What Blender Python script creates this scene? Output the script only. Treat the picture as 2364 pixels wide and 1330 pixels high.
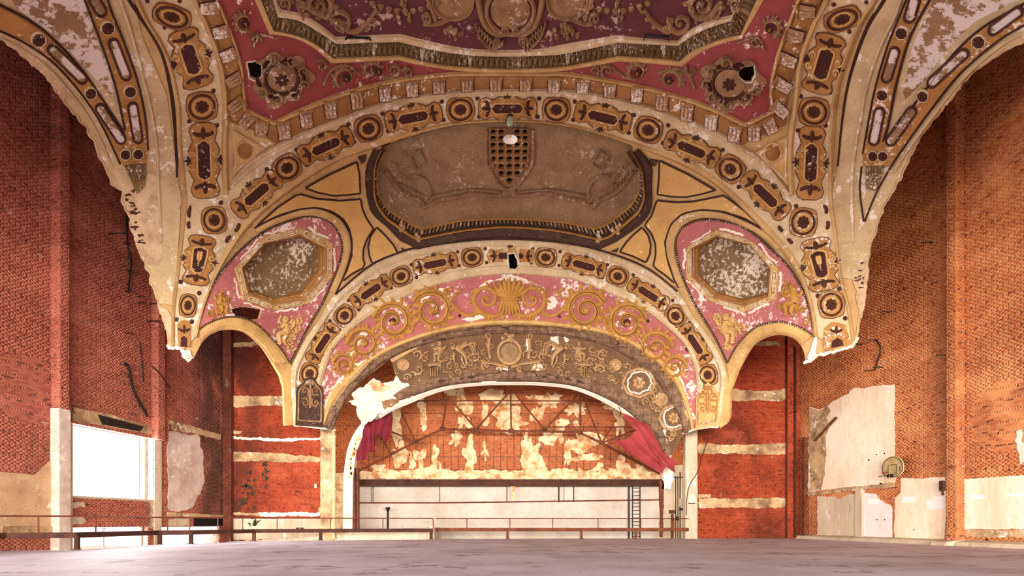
import bpy, math, random
import numpy as np
from mathutils import Vector
from mathutils.geometry import delaunay_2d_cdt

for _o in list(bpy.data.objects):
    bpy.data.objects.remove(_o)
SC = bpy.context.scene
COL = SC.collection
random.seed(7)
RNG = np.random.default_rng(7)

# ------------------------------------------------------------------ camera
FPX, CX, HY, EYE = 1300.0, 1182.0, 1205.0, 1.0      # focal length in pixels of the 2364 x 1330 frame, horizon row, eye height
cam_d = bpy.data.cameras.new('camera')
cam_d.sensor_width = 36.0
cam_d.lens = 36.0 * FPX / 2364.0
cam_d.shift_y = (HY - 665.0) / 2364.0
cam_d.clip_end = 300
cam = bpy.data.objects.new('camera', cam_d)
cam.location = (0, 0, EYE)
cam.rotation_euler = (math.pi / 2, 0, 0)
COL.objects.link(cam)
SC.camera = cam
SC.view_settings.view_transform = 'Standard'
SC.view_settings.look = 'None'
SC.view_settings.gamma = 1.0
SC.view_settings.use_curve_mapping = False
SC.view_settings.exposure = 0.0

# ------------------------------------------------------------------ sky and daylight
w = bpy.data.worlds.new('overcast_sky')
SC.world = w
w.use_nodes = True
w.node_tree.nodes['Background'].inputs[0].default_value = (1.0, 0.96, 0.95, 1)
w.node_tree.nodes['Background'].inputs[1].default_value = 1.7

def area(name, loc, size, rot, power, col, spread=180):
    l = bpy.data.lights.new(name, 'AREA')
    l.shape = 'RECTANGLE'
    l.size, l.size_y = size
    l.energy = power
    l.color = col
    l.spread = math.radians(spread)
    o = bpy.data.objects.new(name, l)
    o.location = loc
    o.rotation_euler = rot
    COL.objects.link(o)
    return o

R90 = math.pi / 2
# daylight entering by the open rear of the hall, by the open bays of the left wall and by the big window
area('rear_daylight', (-2, -27.0, 3.6), (46, 6.4), (R90, 0, 0), 28000, (1.0, 0.90, 0.80), 120)
area('bay_daylight', (-22.2, 0.0, 2.2), (33, 3.6), (R90, 0, -R90 - 0.14), 3300, (1.0, 0.93, 0.95), 110)
area('window_daylight', (-18.9, 26.6, 3.7), (4.6, 3.1), (R90, 0, -R90 - 0.14), 1500, (1.0, 0.94, 0.92), 150)
area('ramp_daylight', (-18.6, 28.6, -0.7), (8.5, 2.2), (R90, 0, -R90 - 0.14), 500, (1.0, 0.94, 0.92))
# added fill lamps to brighten the stage; no openings are seen there
area('stage_fill_left', (-14.5, 36.4, 4.0), (2.6, 9), (R90, 0, -R90), 300, (1.0, 0.88, 0.72))
area('stage_fill_right', (14.5, 36.4, 4.0), (2.6, 9), (R90, 0, R90), 420, (1.0, 0.88, 0.72))

# ------------------------------------------------------------------ materials
def lin(c):
    return tuple(((x / 255.0) / 12.92) if x / 255.0 <= 0.04045 else (((x / 255.0) + 0.055) / 1.055) ** 2.4 for x in c) + (1,)

class NT:
    def __init__(s, name, rough=0.85, spec=0.3):
        s.m = bpy.data.materials.new(name)
        s.m.use_nodes = True
        s.t = s.m.node_tree
        s.b = s.t.nodes['Principled BSDF']
        s.b.inputs['Roughness'].default_value = rough
        s.b.inputs['Specular IOR Level'].default_value = spec
        s.pos = s.t.nodes.new('ShaderNodeNewGeometry').outputs['Position']
    def link(s, a, b):
        s.t.links.new(a, b)
    def scaled(s, v):
        n = s.t.nodes.new('ShaderNodeVectorMath')
        n.operation = 'MULTIPLY'
        s.link(s.pos, n.inputs[0])
        n.inputs[1].default_value = v
        return n.outputs[0]
    def noise(s, scale, detail=5, rough=0.6, vec=None, off=0.0):
        n = s.t.nodes.new('ShaderNodeTexNoise')
        n.inputs['Scale'].default_value = scale
        n.inputs['Detail'].default_value = detail
        n.inputs['Roughness'].default_value = rough
        v = vec if vec is not None else s.pos
        if off:
            a = s.t.nodes.new('ShaderNodeVectorMath')
            a.operation = 'ADD'
            s.link(v, a.inputs[0])
            a.inputs[1].default_value = (off, off * 1.7, -off)
            v = a.outputs[0]
        s.link(v, n.inputs['Vector'])
        return n.outputs['Fac']
    def ramp(s, fac, lo, hi):
        n = s.t.nodes.new('ShaderNodeMapRange')
        n.interpolation_type = 'SMOOTHSTEP'
        n.inputs['From Min'].default_value = lo
        n.inputs['From Max'].default_value = hi
        s.link(fac, n.inputs['Value'])
        return n.outputs[0]
    def mul(s, a, k):
        n = s.t.nodes.new('ShaderNodeMath')
        n.operation = 'MULTIPLY'
        s.link(a, n.inputs[0])
        if isinstance(k, (int, float)):
            n.inputs[1].default_value = k
        else:
            s.link(k, n.inputs[1])
        return n.outputs[0]
    def mix(s, fac, a, b, mode='MIX'):
        n = s.t.nodes.new('ShaderNodeMix')
        n.data_type = 'RGBA'
        n.blend_type = mode
        for v, i in ((fac, 0), (a, 6), (b, 7)):
            if hasattr(v, 'is_linked') or hasattr(v, 'links'):
                s.link(v, n.inputs[i])
            else:
                n.inputs[i].default_value = v
        return n.outputs[2]
    def bump(s, h, strength=0.4, dist=0.02):
        n = s.t.nodes.new('ShaderNodeBump')
        n.inputs['Strength'].default_value = strength
        n.inputs['Distance'].default_value = dist
        s.link(h, n.inputs['Height'])
        s.link(n.outputs[0], s.b.inputs['Normal'])
    def out(s, col):
        s.link(col, s.b.inputs['Base Color'])
        return s.m

def plaster(name, base, dark=None, peel=0.0, peelcol=(236, 226, 212), grime=0.35, scale=1.2, off=0.0, bump=0.35, rough=0.85, streak=False, speck=0.35):
    """painted plaster: mottled paint, grime and flakes of paint gone down to the white coat"""
    n = NT(name, rough)
    if dark is None:
        dark = tuple(int(c * 0.62) for c in base)
    v = n.scaled((1, 1, 0.25)) if streak else None
    f1 = n.noise(scale * 0.8, 4, 0.6, v, off)
    c = n.mix(n.mul(n.ramp(f1, 0.35, 0.75), grime * 1.4), lin(base), lin(dark))
    f2 = n.noise(scale * 7, 5, 0.7, v, off + 3)
    c = n.mix(n.mul(n.ramp(f2, 0.5, 0.68), speck), c, lin(dark))
    if peel > 0:
        f3 = n.noise(scale * 2.4, 9, 0.74, v, off + 9)
        f4 = n.noise(0.55, 3, 0.5, None, off + 14)
        ad = n.t.nodes.new('ShaderNodeMath')
        ad.operation = 'MULTIPLY_ADD'
        n.link(f4, ad.inputs[0])
        ad.inputs[1].default_value = 0.45
        n.link(f3, ad.inputs[2])
        lo = 0.92 - peel * 0.62
        c = n.mix(n.ramp(ad.outputs[0], lo, lo + 0.035), c, lin(peelcol))
    n.bump(n.noise(scale * 14, 4, 0.65), bump, 0.03)
    return n.out(c)

def simple(name, col, rough=0.8, metal=0.0, var=0.3, scale=3.0, dark=None):
    n = NT(name, rough)
    n.b.inputs['Metallic'].default_value = metal
    d = dark or tuple(int(c * 0.6) for c in col)
    c = n.mix(n.mul(n.ramp(n.noise(scale, 5), 0.35, 0.7), var * 1.6), lin(col), lin(d))
    return n.out(c)

def brickmat(name, a, b, c3, mortar_wash=0.1, soot=0.3, wash=(215, 195, 175), off=0.0, corner=None):
    n = NT(name, 0.9, 0.2)
    at = n.t.nodes.new('ShaderNodeAttribute')
    at.attribute_name = 'tone'
    t = at.outputs['Fac']
    c = n.mix(n.ramp(t, 0.0, 0.75), lin(a), lin(b))
    c = n.mix(n.ramp(t, 0.8, 1.0), c, lin(c3))
    s1 = n.noise(0.2, 6, 0.68, n.scaled((1, 1, .7)), off)
    c = n.mix(n.mul(n.ramp(s1, 0.45, 0.75), soot), c, lin((52, 30, 26)))
    s3 = n.noise(0.33, 5, 0.65, n.scaled((1, 1, 1.4)), off + 11)
    c = n.mix(n.mul(n.ramp(s3, 0.5, 0.66), 0.42), c, lin(tuple(min(255, int(v * 1.12 + 26)) for v in b)))
    s2 = n.noise(0.9, 7, 0.72, n.scaled((1, 1, 0.6)), off + 5)
    c = n.mix(n.mul(n.ramp(s2, 0.62, 0.72), mortar_wash * 3), c, lin(wash))
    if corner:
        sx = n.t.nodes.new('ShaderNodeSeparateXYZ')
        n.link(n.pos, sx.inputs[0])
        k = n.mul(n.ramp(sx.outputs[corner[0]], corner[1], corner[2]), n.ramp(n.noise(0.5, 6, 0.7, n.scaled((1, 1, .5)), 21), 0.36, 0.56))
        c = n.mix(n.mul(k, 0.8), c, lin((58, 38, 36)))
    n.bump(n.noise(25, 3, 0.6), 0.3, 0.01)
    return n.out(c)

M = {}
M['ivory'] = plaster('ivory_plaster', (212, 190, 152), (160, 128, 88), 0.20, off=1)
M['tan'] = plaster('tan_plaster', (206, 170, 116), (150, 108, 62), 0.12, off=2)
M['cove'] = plaster('cove_plaster', (206, 182, 140), (150, 122, 84), 0.16, off=3)
M['gold'] = plaster('ochre_paint', (180, 130, 72), (116, 76, 40), 0.16, off=4, scale=2.0)
M['goldlt'] = plaster('pale_ochre_paint', (214, 176, 112), (150, 108, 58), 0.10, off=5, scale=2.0)
M['yellow'] = plaster('yellow_paint', (214, 172, 106), (172, 128, 72), 0.10, off=6, grime=0.3, peelcol=(246, 226, 180))
M['brown'] = plaster('umber_paint', (82, 46, 34), (44, 24, 20), 0.07, off=7, scale=2.5)
M['umber'] = plaster('maroon_panel_paint', (74, 36, 30), (40, 20, 18), 0.10, off=8, scale=2.0)
M['pink'] = plaster('rose_paint', (184, 110, 108), (146, 80, 82), 0.20, off=9, scale=1.5)
M['rose'] = plaster('dim_rose_paint', (152, 72, 72), (116, 50, 54), 0.13, off=10, scale=1.2)  # upper copy of the rose paint, darkened for the dimmer ceiling
M['purple'] = plaster('plum_paint', (100, 54, 56), (66, 34, 40), 0.16, off=11, scale=1.1, peelcol=(190, 160, 148))
M['relief'] = plaster('old_gilt_relief', (156, 120, 84), (84, 58, 40), 0.20, off=12, scale=2.2, peelcol=(206, 186, 164))
M['gilt'] = plaster('faded_gilt', (192, 142, 70), (136, 92, 40), 0.07, off=13, scale=2.5, peelcol=(244, 232, 206))
M['frieze'] = plaster('frieze_ochre', (164, 116, 66), (112, 74, 42), 0.15, off=14, scale=1.5)
M['console'] = plaster('console_plaster', (186, 150, 112), (112, 74, 48), 0.26, off=15, scale=4)
M['leaf'] = plaster('dark_leaf_gilt', (132, 104, 66), (74, 54, 34), 0.20, off=16, scale=4)
M['field'] = plaster('brown_acoustic_plaster', (166, 136, 100), (108, 80, 54), 0.13, off=17, scale=2.2, bump=0.9, speck=0.85, peelcol=(196, 178, 152))
M['relief_bg'] = plaster('frieze_ground', (124, 94, 68), (80, 56, 40), 0.12, off=29, scale=2.2, peelcol=(214, 196, 172))
M['carved'] = plaster('carved_brown_band', (92, 66, 54), (46, 32, 28), 0.08, off=18, scale=6, bump=1.0)
M['silver'] = plaster('tarnished_silver_leaf', (134, 108, 76), (70, 52, 36), 0.30, off=19, scale=2.6, peelcol=(226, 212, 190))
M['white'] = plaster('bare_white_plaster', (240, 232, 218), (206, 184, 150), 0.10, off=20)
M['peeled'] = plaster('peeled_shell_plaster', (150, 118, 84), (110, 78, 54), 0.36, off=21, scale=0.7, peelcol=(218, 204, 200))
M['rough'] = plaster('scratch_coat_plaster', (224, 196, 156), (120, 70, 40), 0.14, off=22, scale=2.2, bump=0.8)
M['groove'] = simple('dark_groove_paint', (62, 30, 26), 0.7)
M['dark'] = simple('void_dark', (26, 20, 18), 0.95)  # near-black, in place of shade behind the vault holes
M['mortar'] = simple('mortar', (186, 156, 136), 0.95)
M['mortardk'] = simple('red_mortar', (120, 62, 46), 0.95)
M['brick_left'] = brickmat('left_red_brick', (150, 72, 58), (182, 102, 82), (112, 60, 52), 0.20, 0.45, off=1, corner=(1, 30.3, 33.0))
M['brick_right'] = brickmat('right_warm_lit_brick', (188, 98, 54), (212, 134, 78), (132, 66, 46), 0.12, 0.4, off=2)  # orange base carries the warm light on this wall
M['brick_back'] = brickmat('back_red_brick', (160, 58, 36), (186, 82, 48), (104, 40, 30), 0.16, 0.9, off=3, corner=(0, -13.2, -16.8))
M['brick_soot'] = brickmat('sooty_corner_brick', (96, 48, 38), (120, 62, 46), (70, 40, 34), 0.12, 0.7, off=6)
M['brick_stage'] = brickmat('stage_rust_brick', (176, 82, 38), (196, 108, 54), (120, 56, 32), 0.3, 0.5, (232, 196, 130), off=4)
M['concrete'] = plaster('pale_concrete', (214, 198, 172), (140, 112, 84), 0.10, off=23, scale=0.9, streak=True)
M['concrete_white'] = plaster('cream_wall_plaster', (250, 236, 212), (212, 172, 124), 0.14, off=24, scale=0.9, streak=True, grime=0.45)
M['concrete_grey'] = plaster('grey_stage_concrete', (206, 196, 184), (160, 140, 120), 0.06, off=25, scale=0.6, grime=0.35)
M['limewash'] = plaster('rough_limewashed_plaster', (218, 202, 190), (168, 140, 122), 0.16, off=30, scale=1.6, grime=0.5, speck=0.5)
M['tanwall'] = plaster('tan_wall_plaster', (206, 172, 134), (164, 122, 88), 0.15, off=31, scale=1.6, grime=0.5, speck=0.5, peelcol=(226, 208, 190))
M['edge'] = simple('umber_outline', (104, 64, 38), 0.8)
M['relief_hi'] = plaster('stage_frieze_gilt', (190, 152, 106), (120, 88, 58), 0.16, off=32, scale=3, peelcol=(240, 228, 206))
M['band'] = plaster('stained_concrete_band', (204, 172, 128), (96, 62, 40), 0.16, off=26, scale=1.6, grime=0.6)
M['stagepl'] = plaster('rust_stained_plaster', (244, 224, 178), (186, 116, 56), 0.10, off=27, scale=2.6, grime=0.75, speck=0.55)
M['rust'] = simple('rusted_steel', (124, 66, 42), 0.75, 0.2, 0.5, 2.0, (70, 36, 26))
M['rustdk'] = simple('dark_rusted_steel', (84, 48, 36), 0.75, 0.2, 0.5, 2.0)
M['steeldk'] = simple('blackened_steel', (48, 38, 34), 0.7, 0.2)
M['black'] = simple('black_iron', (24, 22, 22), 0.6)
M['curtain'] = simple('faded_crimson_velvet', (116, 30, 44), 0.9, 0, 0.4, 1.2, (72, 16, 28))
M['curtain_pink'] = simple('sun_faded_red_curtain', (160, 62, 64), 0.9, 0, 0.35, 1.0, (112, 36, 42))
M['cream'] = simple('cream_pipe_paint', (232, 206, 150), 0.6)
M['paintwhite'] = simple('white_paint', (248, 244, 240), 0.6, 0, 0.05)
M['doorpaint'] = plaster('pinkish_white_door_paint', (242, 228, 226), (220, 200, 190), 0.05, off=28, scale=0.7)
M['board'] = simple('weathered_backboard', (190, 164, 112), 0.6, 0, 0.3, 2.0)
M['green'] = simple('pale_green_enamel', (176, 196, 176), 0.5)
M['lampshade'] = simple('galvanised_lamp_shade', (168, 140, 120), 0.5, 0.3)
M['lampwhite'] = simple('white_enamel_reflector', (250, 248, 246), 0.35, 0, 0.05)
M['moss'] = simple('green_algae', (58, 52, 36), 0.95)
M['wood'] = simple('brown_timber', (110, 66, 42), 0.8)

def floor_mat():
    n = NT('worn_concrete_deck', 0.7, 0.35)
    c = n.mix(n.ramp(n.noise(0.35, 6, 0.65), 0.35, 0.7), lin((218, 208, 224)), lin((186, 172, 182)))  # pale lilac base carries some of the bluish sky light
    st = n.noise(0.85, 9, 0.76, n.scaled((0.8, 1.0, 1)), 4)
    c = n.mix(n.mul(n.ramp(st, 0.56, 0.62), 0.7), c, lin((74, 60, 56)))
    c = n.mix(n.mul(n.ramp(n.noise(14, 3, 0.7), 0.45, 0.75), 0.30), c, lin((96, 82, 80)))
    w2 = n.noise(3.0, 8, 0.75, n.scaled((0.6, 1.5, 1)), 8)
    c = n.mix(n.mul(n.ramp(w2, 0.62, 0.68), 0.6), c, lin((232, 222, 220)))
    n.bump(n.noise(6, 6, 0.7), 0.25, 0.02)
    return n.out(c)
M['floor'] = floor_mat()

def net_mat():
    n = NT('net_patterned_roll', 0.85)
    v = n.t.nodes.new('ShaderNodeTexVoronoi')
    v.feature = 'DISTANCE_TO_EDGE'
    v.inputs['Scale'].default_value = 2.3
    v.inputs['Randomness'].default_value = 0.15
    n.link(n.pos, v.inputs['Vector'])
    base = n.mix(n.ramp(n.noise(3, 5), 0.35, 0.7), lin((138, 110, 86)), lin((100, 74, 56)))
    base = n.mix(n.ramp(n.noise(5, 8, 0.75, None, 6), 0.64, 0.68), base, lin((222, 206, 184)))
    c = n.mix(n.ramp(v.outputs['Distance'], 0.01, 0.035), lin((66, 46, 36)), base)
    n.bump(v.outputs['Distance'], 0.6, 0.05)
    return n.out(c)
M['net'] = net_mat()

# ------------------------------------------------------------------ objects
def link(name, me, parent=None, m=None):
    o = bpy.data.objects.new(name, me)
    if m is not None and me is not None and not me.materials:
        me.materials.append(m)
    COL.objects.link(o)
    if parent is not None:
        o.parent = parent
    return o

def tag(o, label, cat=None, group=None, kind=None):
    o['label'] = label
    if cat:
        o['category'] = cat
    if group:
        o['group'] = group
    if kind:
        o['kind'] = kind
    return o

def mk(name, V, Fc, m, parent=None, smooth=None):
    me = bpy.data.meshes.new(name)
    me.from_pydata([tuple(v) for v in V], [], Fc)
    if smooth is not None and len(me.polygons) == len(smooth):
        me.polygons.foreach_set('use_smooth', np.array(smooth, dtype=bool))
    me.update()
    return link(name, me, parent, m)

def empty(name, loc=(0, 0, 0)):
    o = bpy.data.objects.new(name, None)
    o.location = loc
    o.empty_display_size = 0.2
    COL.objects.link(o)
    return o

class B:
    """plain world-space solids, collected into one mesh"""
    def __init__(s):
        s.V, s.F, s.S = [], [], []
    def add(s, V, Fc, sm=False):
        o = len(s.V)
        s.V += [tuple(v) for v in V]
        s.F += [tuple(i + o for i in f) for f in Fc]
        s.S += [sm] * len(Fc)
        return s
    def box(s, c, size, u=(1, 0, 0), v=(0, 1, 0), wv=(0, 0, 1), bev=0.0):
        c, u, v, wv = Vector(c), Vector(u), Vector(v), Vector(wv)
        a, b, d = size[0] / 2, size[1] / 2, size[2] / 2
        if bev <= 0:
            P = [c + u * (i * a) + v * (j * b) + wv * (k * d) for k in (-1, 1) for j in (-1, 1) for i in (-1, 1)]
            return s.add(P, [(0, 2, 3, 1), (4, 5, 7, 6), (0, 1, 5, 4), (2, 6, 7, 3), (0, 4, 6, 2), (1, 3, 7, 5)])
        e = min(bev, a * .9, b * .9, d * .9)
        P = []
        for k, ins in ((-d, e), (-d + e, 0), (d - e, 0), (d, e)):
            for (x, y) in ((-a + e, -b), (a - e, -b), (a, -b + e), (a, b - e), (a - e, b), (-a + e, b), (-a, b - e), (-a, -b + e)):
                sx = x - math.copysign(min(ins, abs(x)), x)
                sy = y - math.copysign(min(ins, abs(y)), y)
                P.append(c + u * sx + v * sy + wv * k)
        Fc = [tuple(range(7, -1, -1)), tuple(range(24, 32))]
        for r in range(3):
            for i in range(8):
                j = (i + 1) % 8
                Fc.append((r * 8 + i, r * 8 + j, r * 8 + 8 + j, r * 8 + 8 + i))
        return s.add(P, Fc)
    def tube(s, pts, r, n=8):
        pts = [Vector(p) for p in pts]
        rs = r if isinstance(r, (list, tuple)) else [r] * len(pts)
        P, Fc = [], []
        up0 = None
        for i, p in enumerate(pts):
            d = (pts[min(i + 1, len(pts) - 1)] - pts[max(i - 1, 0)])
            d = d.normalized() if d.length > 1e-9 else Vector((0, 0, 1))
            up = up0 if up0 is not None else (Vector((0, 0, 1)) if abs(d.z) < .9 else Vector((1, 0, 0)))
            a = d.cross(up)
            if a.length < 1e-4:
                a = d.cross(Vector((0, 1, 0)))
            a.normalize()
            b = a.cross(d).normalized()
            up0 = b
            for k in range(n):
                t = 2 * math.pi * k / n
                P.append(p + (a * math.cos(t) + b * math.sin(t)) * rs[i])
        for i in range(len(pts) - 1):
            for k in range(n):
                j = (k + 1) % n
                Fc.append((i * n + k, i * n + j, i * n + n + j, i * n + n + k))
        s.add(P, Fc, True)
        s.add([P[k] for k in range(n)], [tuple(range(n - 1, -1, -1))])
        s.add([P[len(P) - n + k] for k in range(n)], [tuple(range(n))])
        return s
    def lathe(s, c, prof, n=24, axis=(0, 0, 1)):
        c, ax = Vector(c), Vector(axis).normalized()
        a = ax.cross(Vector((0, 1, 0)) if abs(ax.y) < .9 else Vector((1, 0, 0))).normalized()
        b = ax.cross(a)
        P, Fc = [], []
        for (r, z) in prof:
            for k in range(n):
                t = 2 * math.pi * k / n
                P.append(c + ax * z + (a * math.cos(t) + b * math.sin(t)) * max(r, 1e-4))
        for i in range(len(prof) - 1):
            for k in range(n):
                j = (k + 1) % n
                Fc.append((i * n + k, i * n + j, i * n + n + j, i * n + n + k))
        return s.add(P, Fc, True)
    def build(s, name, m, parent=None):
        return mk(name, s.V, s.F, m, parent, s.S)

# ------------------------------------------------------------------ surfaces seen along camera rays, each at its own real distance
def ray(px, py):
    px, py = np.asarray(px, float), np.asarray(py, float)
    return np.stack([(px - CX) / FPX, np.ones_like(px), (HY - py) / FPX], -1)

class PlaneS:
    def __init__(s, p0, n):
        s.p0, s.n = np.array(p0, float), np.array(n, float) / np.linalg.norm(n)
    def map(s, q, h, dep=0.0):
        d = ray(q[:, 0], q[:, 1])
        c = np.array([0, 0, EYE])
        t = ((s.p0 - c) @ s.n) / (d @ s.n)
        return c + d * t[:, None] + s.n * (np.asarray(h) - dep)[:, None]

# vault depth: (pixels from the axis, row, metres from the eye); a smooth shell through these points
AXIS = 1178.0
CTRL = [(0, 250, 24), (330, 300, 24), (520, 390, 24), (685, 510, 24), (750, 700, 24.3), (755, 800, 24.5),
        (0, 290, 24.5), (0, 420, 27.0), (0, 550, 29), (330, 345, 25.4), (330, 540, 28.6), (0, 590, 29.4), (385, 730, 29.6), (465, 870, 30), (470, 980, 30.4),
        (200, 450, 27.2), (500, 480, 25.8), (530, 620, 27.0), (450, 640, 28.0), (620, 600, 25.8), (620, 750, 25.9), (720, 780, 24.8), (515, 830, 29.0), (590, 690, 26.4),
        (0, 640, 29.9), (0, 735, 31.0), (200, 760, 31.0), (400, 830, 31.0), (0, 760, 31.3), (0, 855, 32.4), (0, 895, 33.0), (250, 930, 33.0), (250, 850, 32.0), (370, 1050, 33.3), (385, 1220, 33.4), (420, 980, 31.2),
        (0, 190, 22.9), (545, 330, 23.0), (545, 280, 22.2), (530, 180, 20.9), (620, 230, 21.7), (300, 210, 22.9), (640, 60, 19.2),
        (0, 120, 21.8), (0, 0, 19.8), (300, 0, 19.5), (540, 60, 19.8), (0, -150, 17.8), (500, -150, 17.2),
        (712, 370, 23.2), (715, 245, 21.7), (785, 35, 18.6), (690, 0, 18.3), (850, -150, 15.8),
        (770, 420, 23.2), (790, 150, 20.0), (850, 700, 24.0), (830, 560, 23.8), (870, 350, 22.0), (890, 200, 19.9), (1000, 250, 20.0), (1050, 190, 18.6), (1178, 90, 16.6), (1100, 0, 16.2), (930, 0, 17.2), (1300, 0, 14.8), (1250, -150, 13.8)]
class VaultS:
    def __init__(s):
        pts, val = [], []
        for d, y, Y in CTRL:
            pts.append((d, y))
            val.append(Y)
            if d > 0:
                pts.append((-d, y))
                val.append(Y)
        s.c = np.array(pts, float) / 500.0
        n = len(pts)
        K = s.kern(np.linalg.norm(s.c[:, None] - s.c[None], axis=-1)) + np.eye(n) * 2e-3
        Pm = np.hstack([np.ones((n, 1)), s.c])
        A = np.zeros((n + 3, n + 3))
        A[:n, :n], A[:n, n:], A[n:, :n] = K, Pm, Pm.T
        s.w = np.linalg.solve(A, np.concatenate([np.array(val), np.zeros(3)]))
    def kern(s, r):
        return np.where(r > 1e-9, r * r * np.log(np.maximum(r, 1e-9)), 0.0)
    def Y(s, q):
        u = np.stack([(q[:, 0] - AXIS) / 500.0, q[:, 1] / 500.0], -1)
        out = np.empty(len(u))
        for i in range(0, len(u), 20000):
            v = u[i:i + 20000]
            K = s.kern(np.linalg.norm(v[:, None] - s.c[None], axis=-1))
            out[i:i + 20000] = K @ s.w[:-3] + s.w[-3] + v @ s.w[-2:]
        return out
    def raw(s, q, dep=0.0):
        return np.array([0, 0, EYE]) + ray(q[:, 0], q[:, 1]) * (s.Y(q) + dep)[:, None]
    def map(s, q, h, dep=0.0):
        p = s.raw(q)
        n = np.cross(s.raw(q + np.array([3.0, 0])) - p, s.raw(q + np.array([0, 3.0])) - p)
        n /= np.linalg.norm(n, axis=1)[:, None]
        tocam = np.array([0, 0, EYE]) - p
        n *= np.sign((n * tocam).sum(1))[:, None]
        if np.ndim(dep) or dep:
            p = p + ray(q[:, 0], q[:, 1]) * np.broadcast_to(dep, (len(q),))[:, None]
        return p + n * np.asarray(h)[:, None]
VS = VaultS()

# ------------------------------------------------------------------ 2-D helpers on the drawing of a surface
def cat(pts, n=8, closed=False):
    """smooth curve through points; a third value 1 marks a corner"""
    segs, cur = [], [pts[0]]
    for p in pts[1:]:
        cur.append(p)
        if len(p) > 2 and p[2]:
            segs.append(cur)
            cur = [p]
    if len(cur) > 1:
        segs.append(cur)
    out = []
    for sg in segs:
        P = np.array([p[:2] for p in sg], float)
        if len(P) == 2:
            t = np.linspace(0, 1, n + 1)[:, None]
            c = P[0] * (1 - t) + P[1] * t
        else:
            Q = np.vstack([2 * P[0] - P[1], P, 2 * P[-1] - P[-2]])
            c = []
            for i in range(1, len(Q) - 2):
                p0, p1, p2, p3 = Q[i - 1:i + 3]
                for k in range(n):
                    t = k / n
                    c.append(0.5 * (2 * p1 + (p2 - p0) * t + (2 * p0 - 5 * p1 + 4 * p2 - p3) * t * t + (3 * p1 - p0 - 3 * p2 + p3) * t ** 3))
            c.append(P[-1])
            c = np.array(c)
        out.append(c)
    return out

def curve(pts, n=8):
    s = cat(pts, n)
    return np.vstack([s[0]] + [c[1:] for c in s[1:]])

def resample(c, n):
    d = np.concatenate([[0], np.cumsum(np.linalg.norm(np.diff(c, axis=0), axis=1))])
    t = np.linspace(0, d[-1], n)
    return np.stack([np.interp(t, d, c[:, 0]), np.interp(t, d, c[:, 1])], -1)

def length(c):
    return np.linalg.norm(np.diff(c, axis=0), axis=1).sum()

def rails(a, b, step=9):
    """two curves cut at the same corners, sampled pairwise"""
    A, Bq = cat(a), cat(b)
    ra, rb = [], []
    for x, y in zip(A, Bq):
        n = max(2, int(max(length(x), length(y)) / step) + 1)
        x, y = resample(x, n), resample(y, n)
        if ra:
            x, y = x[1:], y[1:]
        ra.append(x)
        rb.append(y)
    return np.vstack(ra), np.vstack(rb)

def inside(q, poly):
    x, y = q[:, 0], q[:, 1]
    c = np.zeros(len(q), bool)
    P = np.asarray(poly)[:, :2]
    j = len(P) - 1
    for i in range(len(P)):
        xi, yi, xj, yj = P[i, 0], P[i, 1], P[j, 0], P[j, 1]
        if yi != yj:
            c ^= ((yi > y) != (yj > y)) & (x < (xj - xi) * (y - yi) / (yj - yi) + xi)
        j = i
    return c

def dens(poly, step):
    P = np.asarray([p[:2] for p in poly], float)
    out = []
    for i in range(len(P)):
        a, b = P[i], P[(i + 1) % len(P)]
        n = max(1, int(np.linalg.norm(b - a) / step))
        for k in range(n):
            out.append(a + (b - a) * k / n)
    return np.array(out)

def rough2(j, n, step):
    j = (j + np.roll(j, 1, 0) * .6) * 0.55
    for per in (18.0, 45.0):
        k = max(3, int(n * step / per))
        c = RNG.normal(0, 1, (k, 2))
        t = np.arange(n) / n * k
        i = t.astype(int) % k
        f = (t - t.astype(int))[:, None]
        j = j + (c[i] * (1 - f) + c[(i + 1) % k] * f) * (.55 if per < 30 else .8)
    return j

def ragged(poly, amp=3.0, step=5.0):
    P = dens(poly, step)
    j = RNG.normal(0, 1, (len(P), 2))
    return P + rough2(j, len(P), step) * amp

def blob(cx, cy, rx, ry, rough=0.28, n=26):
    t = np.linspace(0, 2 * math.pi, n, endpoint=False)
    r = 1 + sum(RNG.normal(0, rough / k ** .6) * np.cos(k * t + RNG.uniform(0, 6.3)) for k in range(2, 9))
    r = np.clip(r, .3, 1.7)
    return np.stack([cx + rx * r * np.cos(t), cy + ry * r * np.sin(t)], -1)

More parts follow.
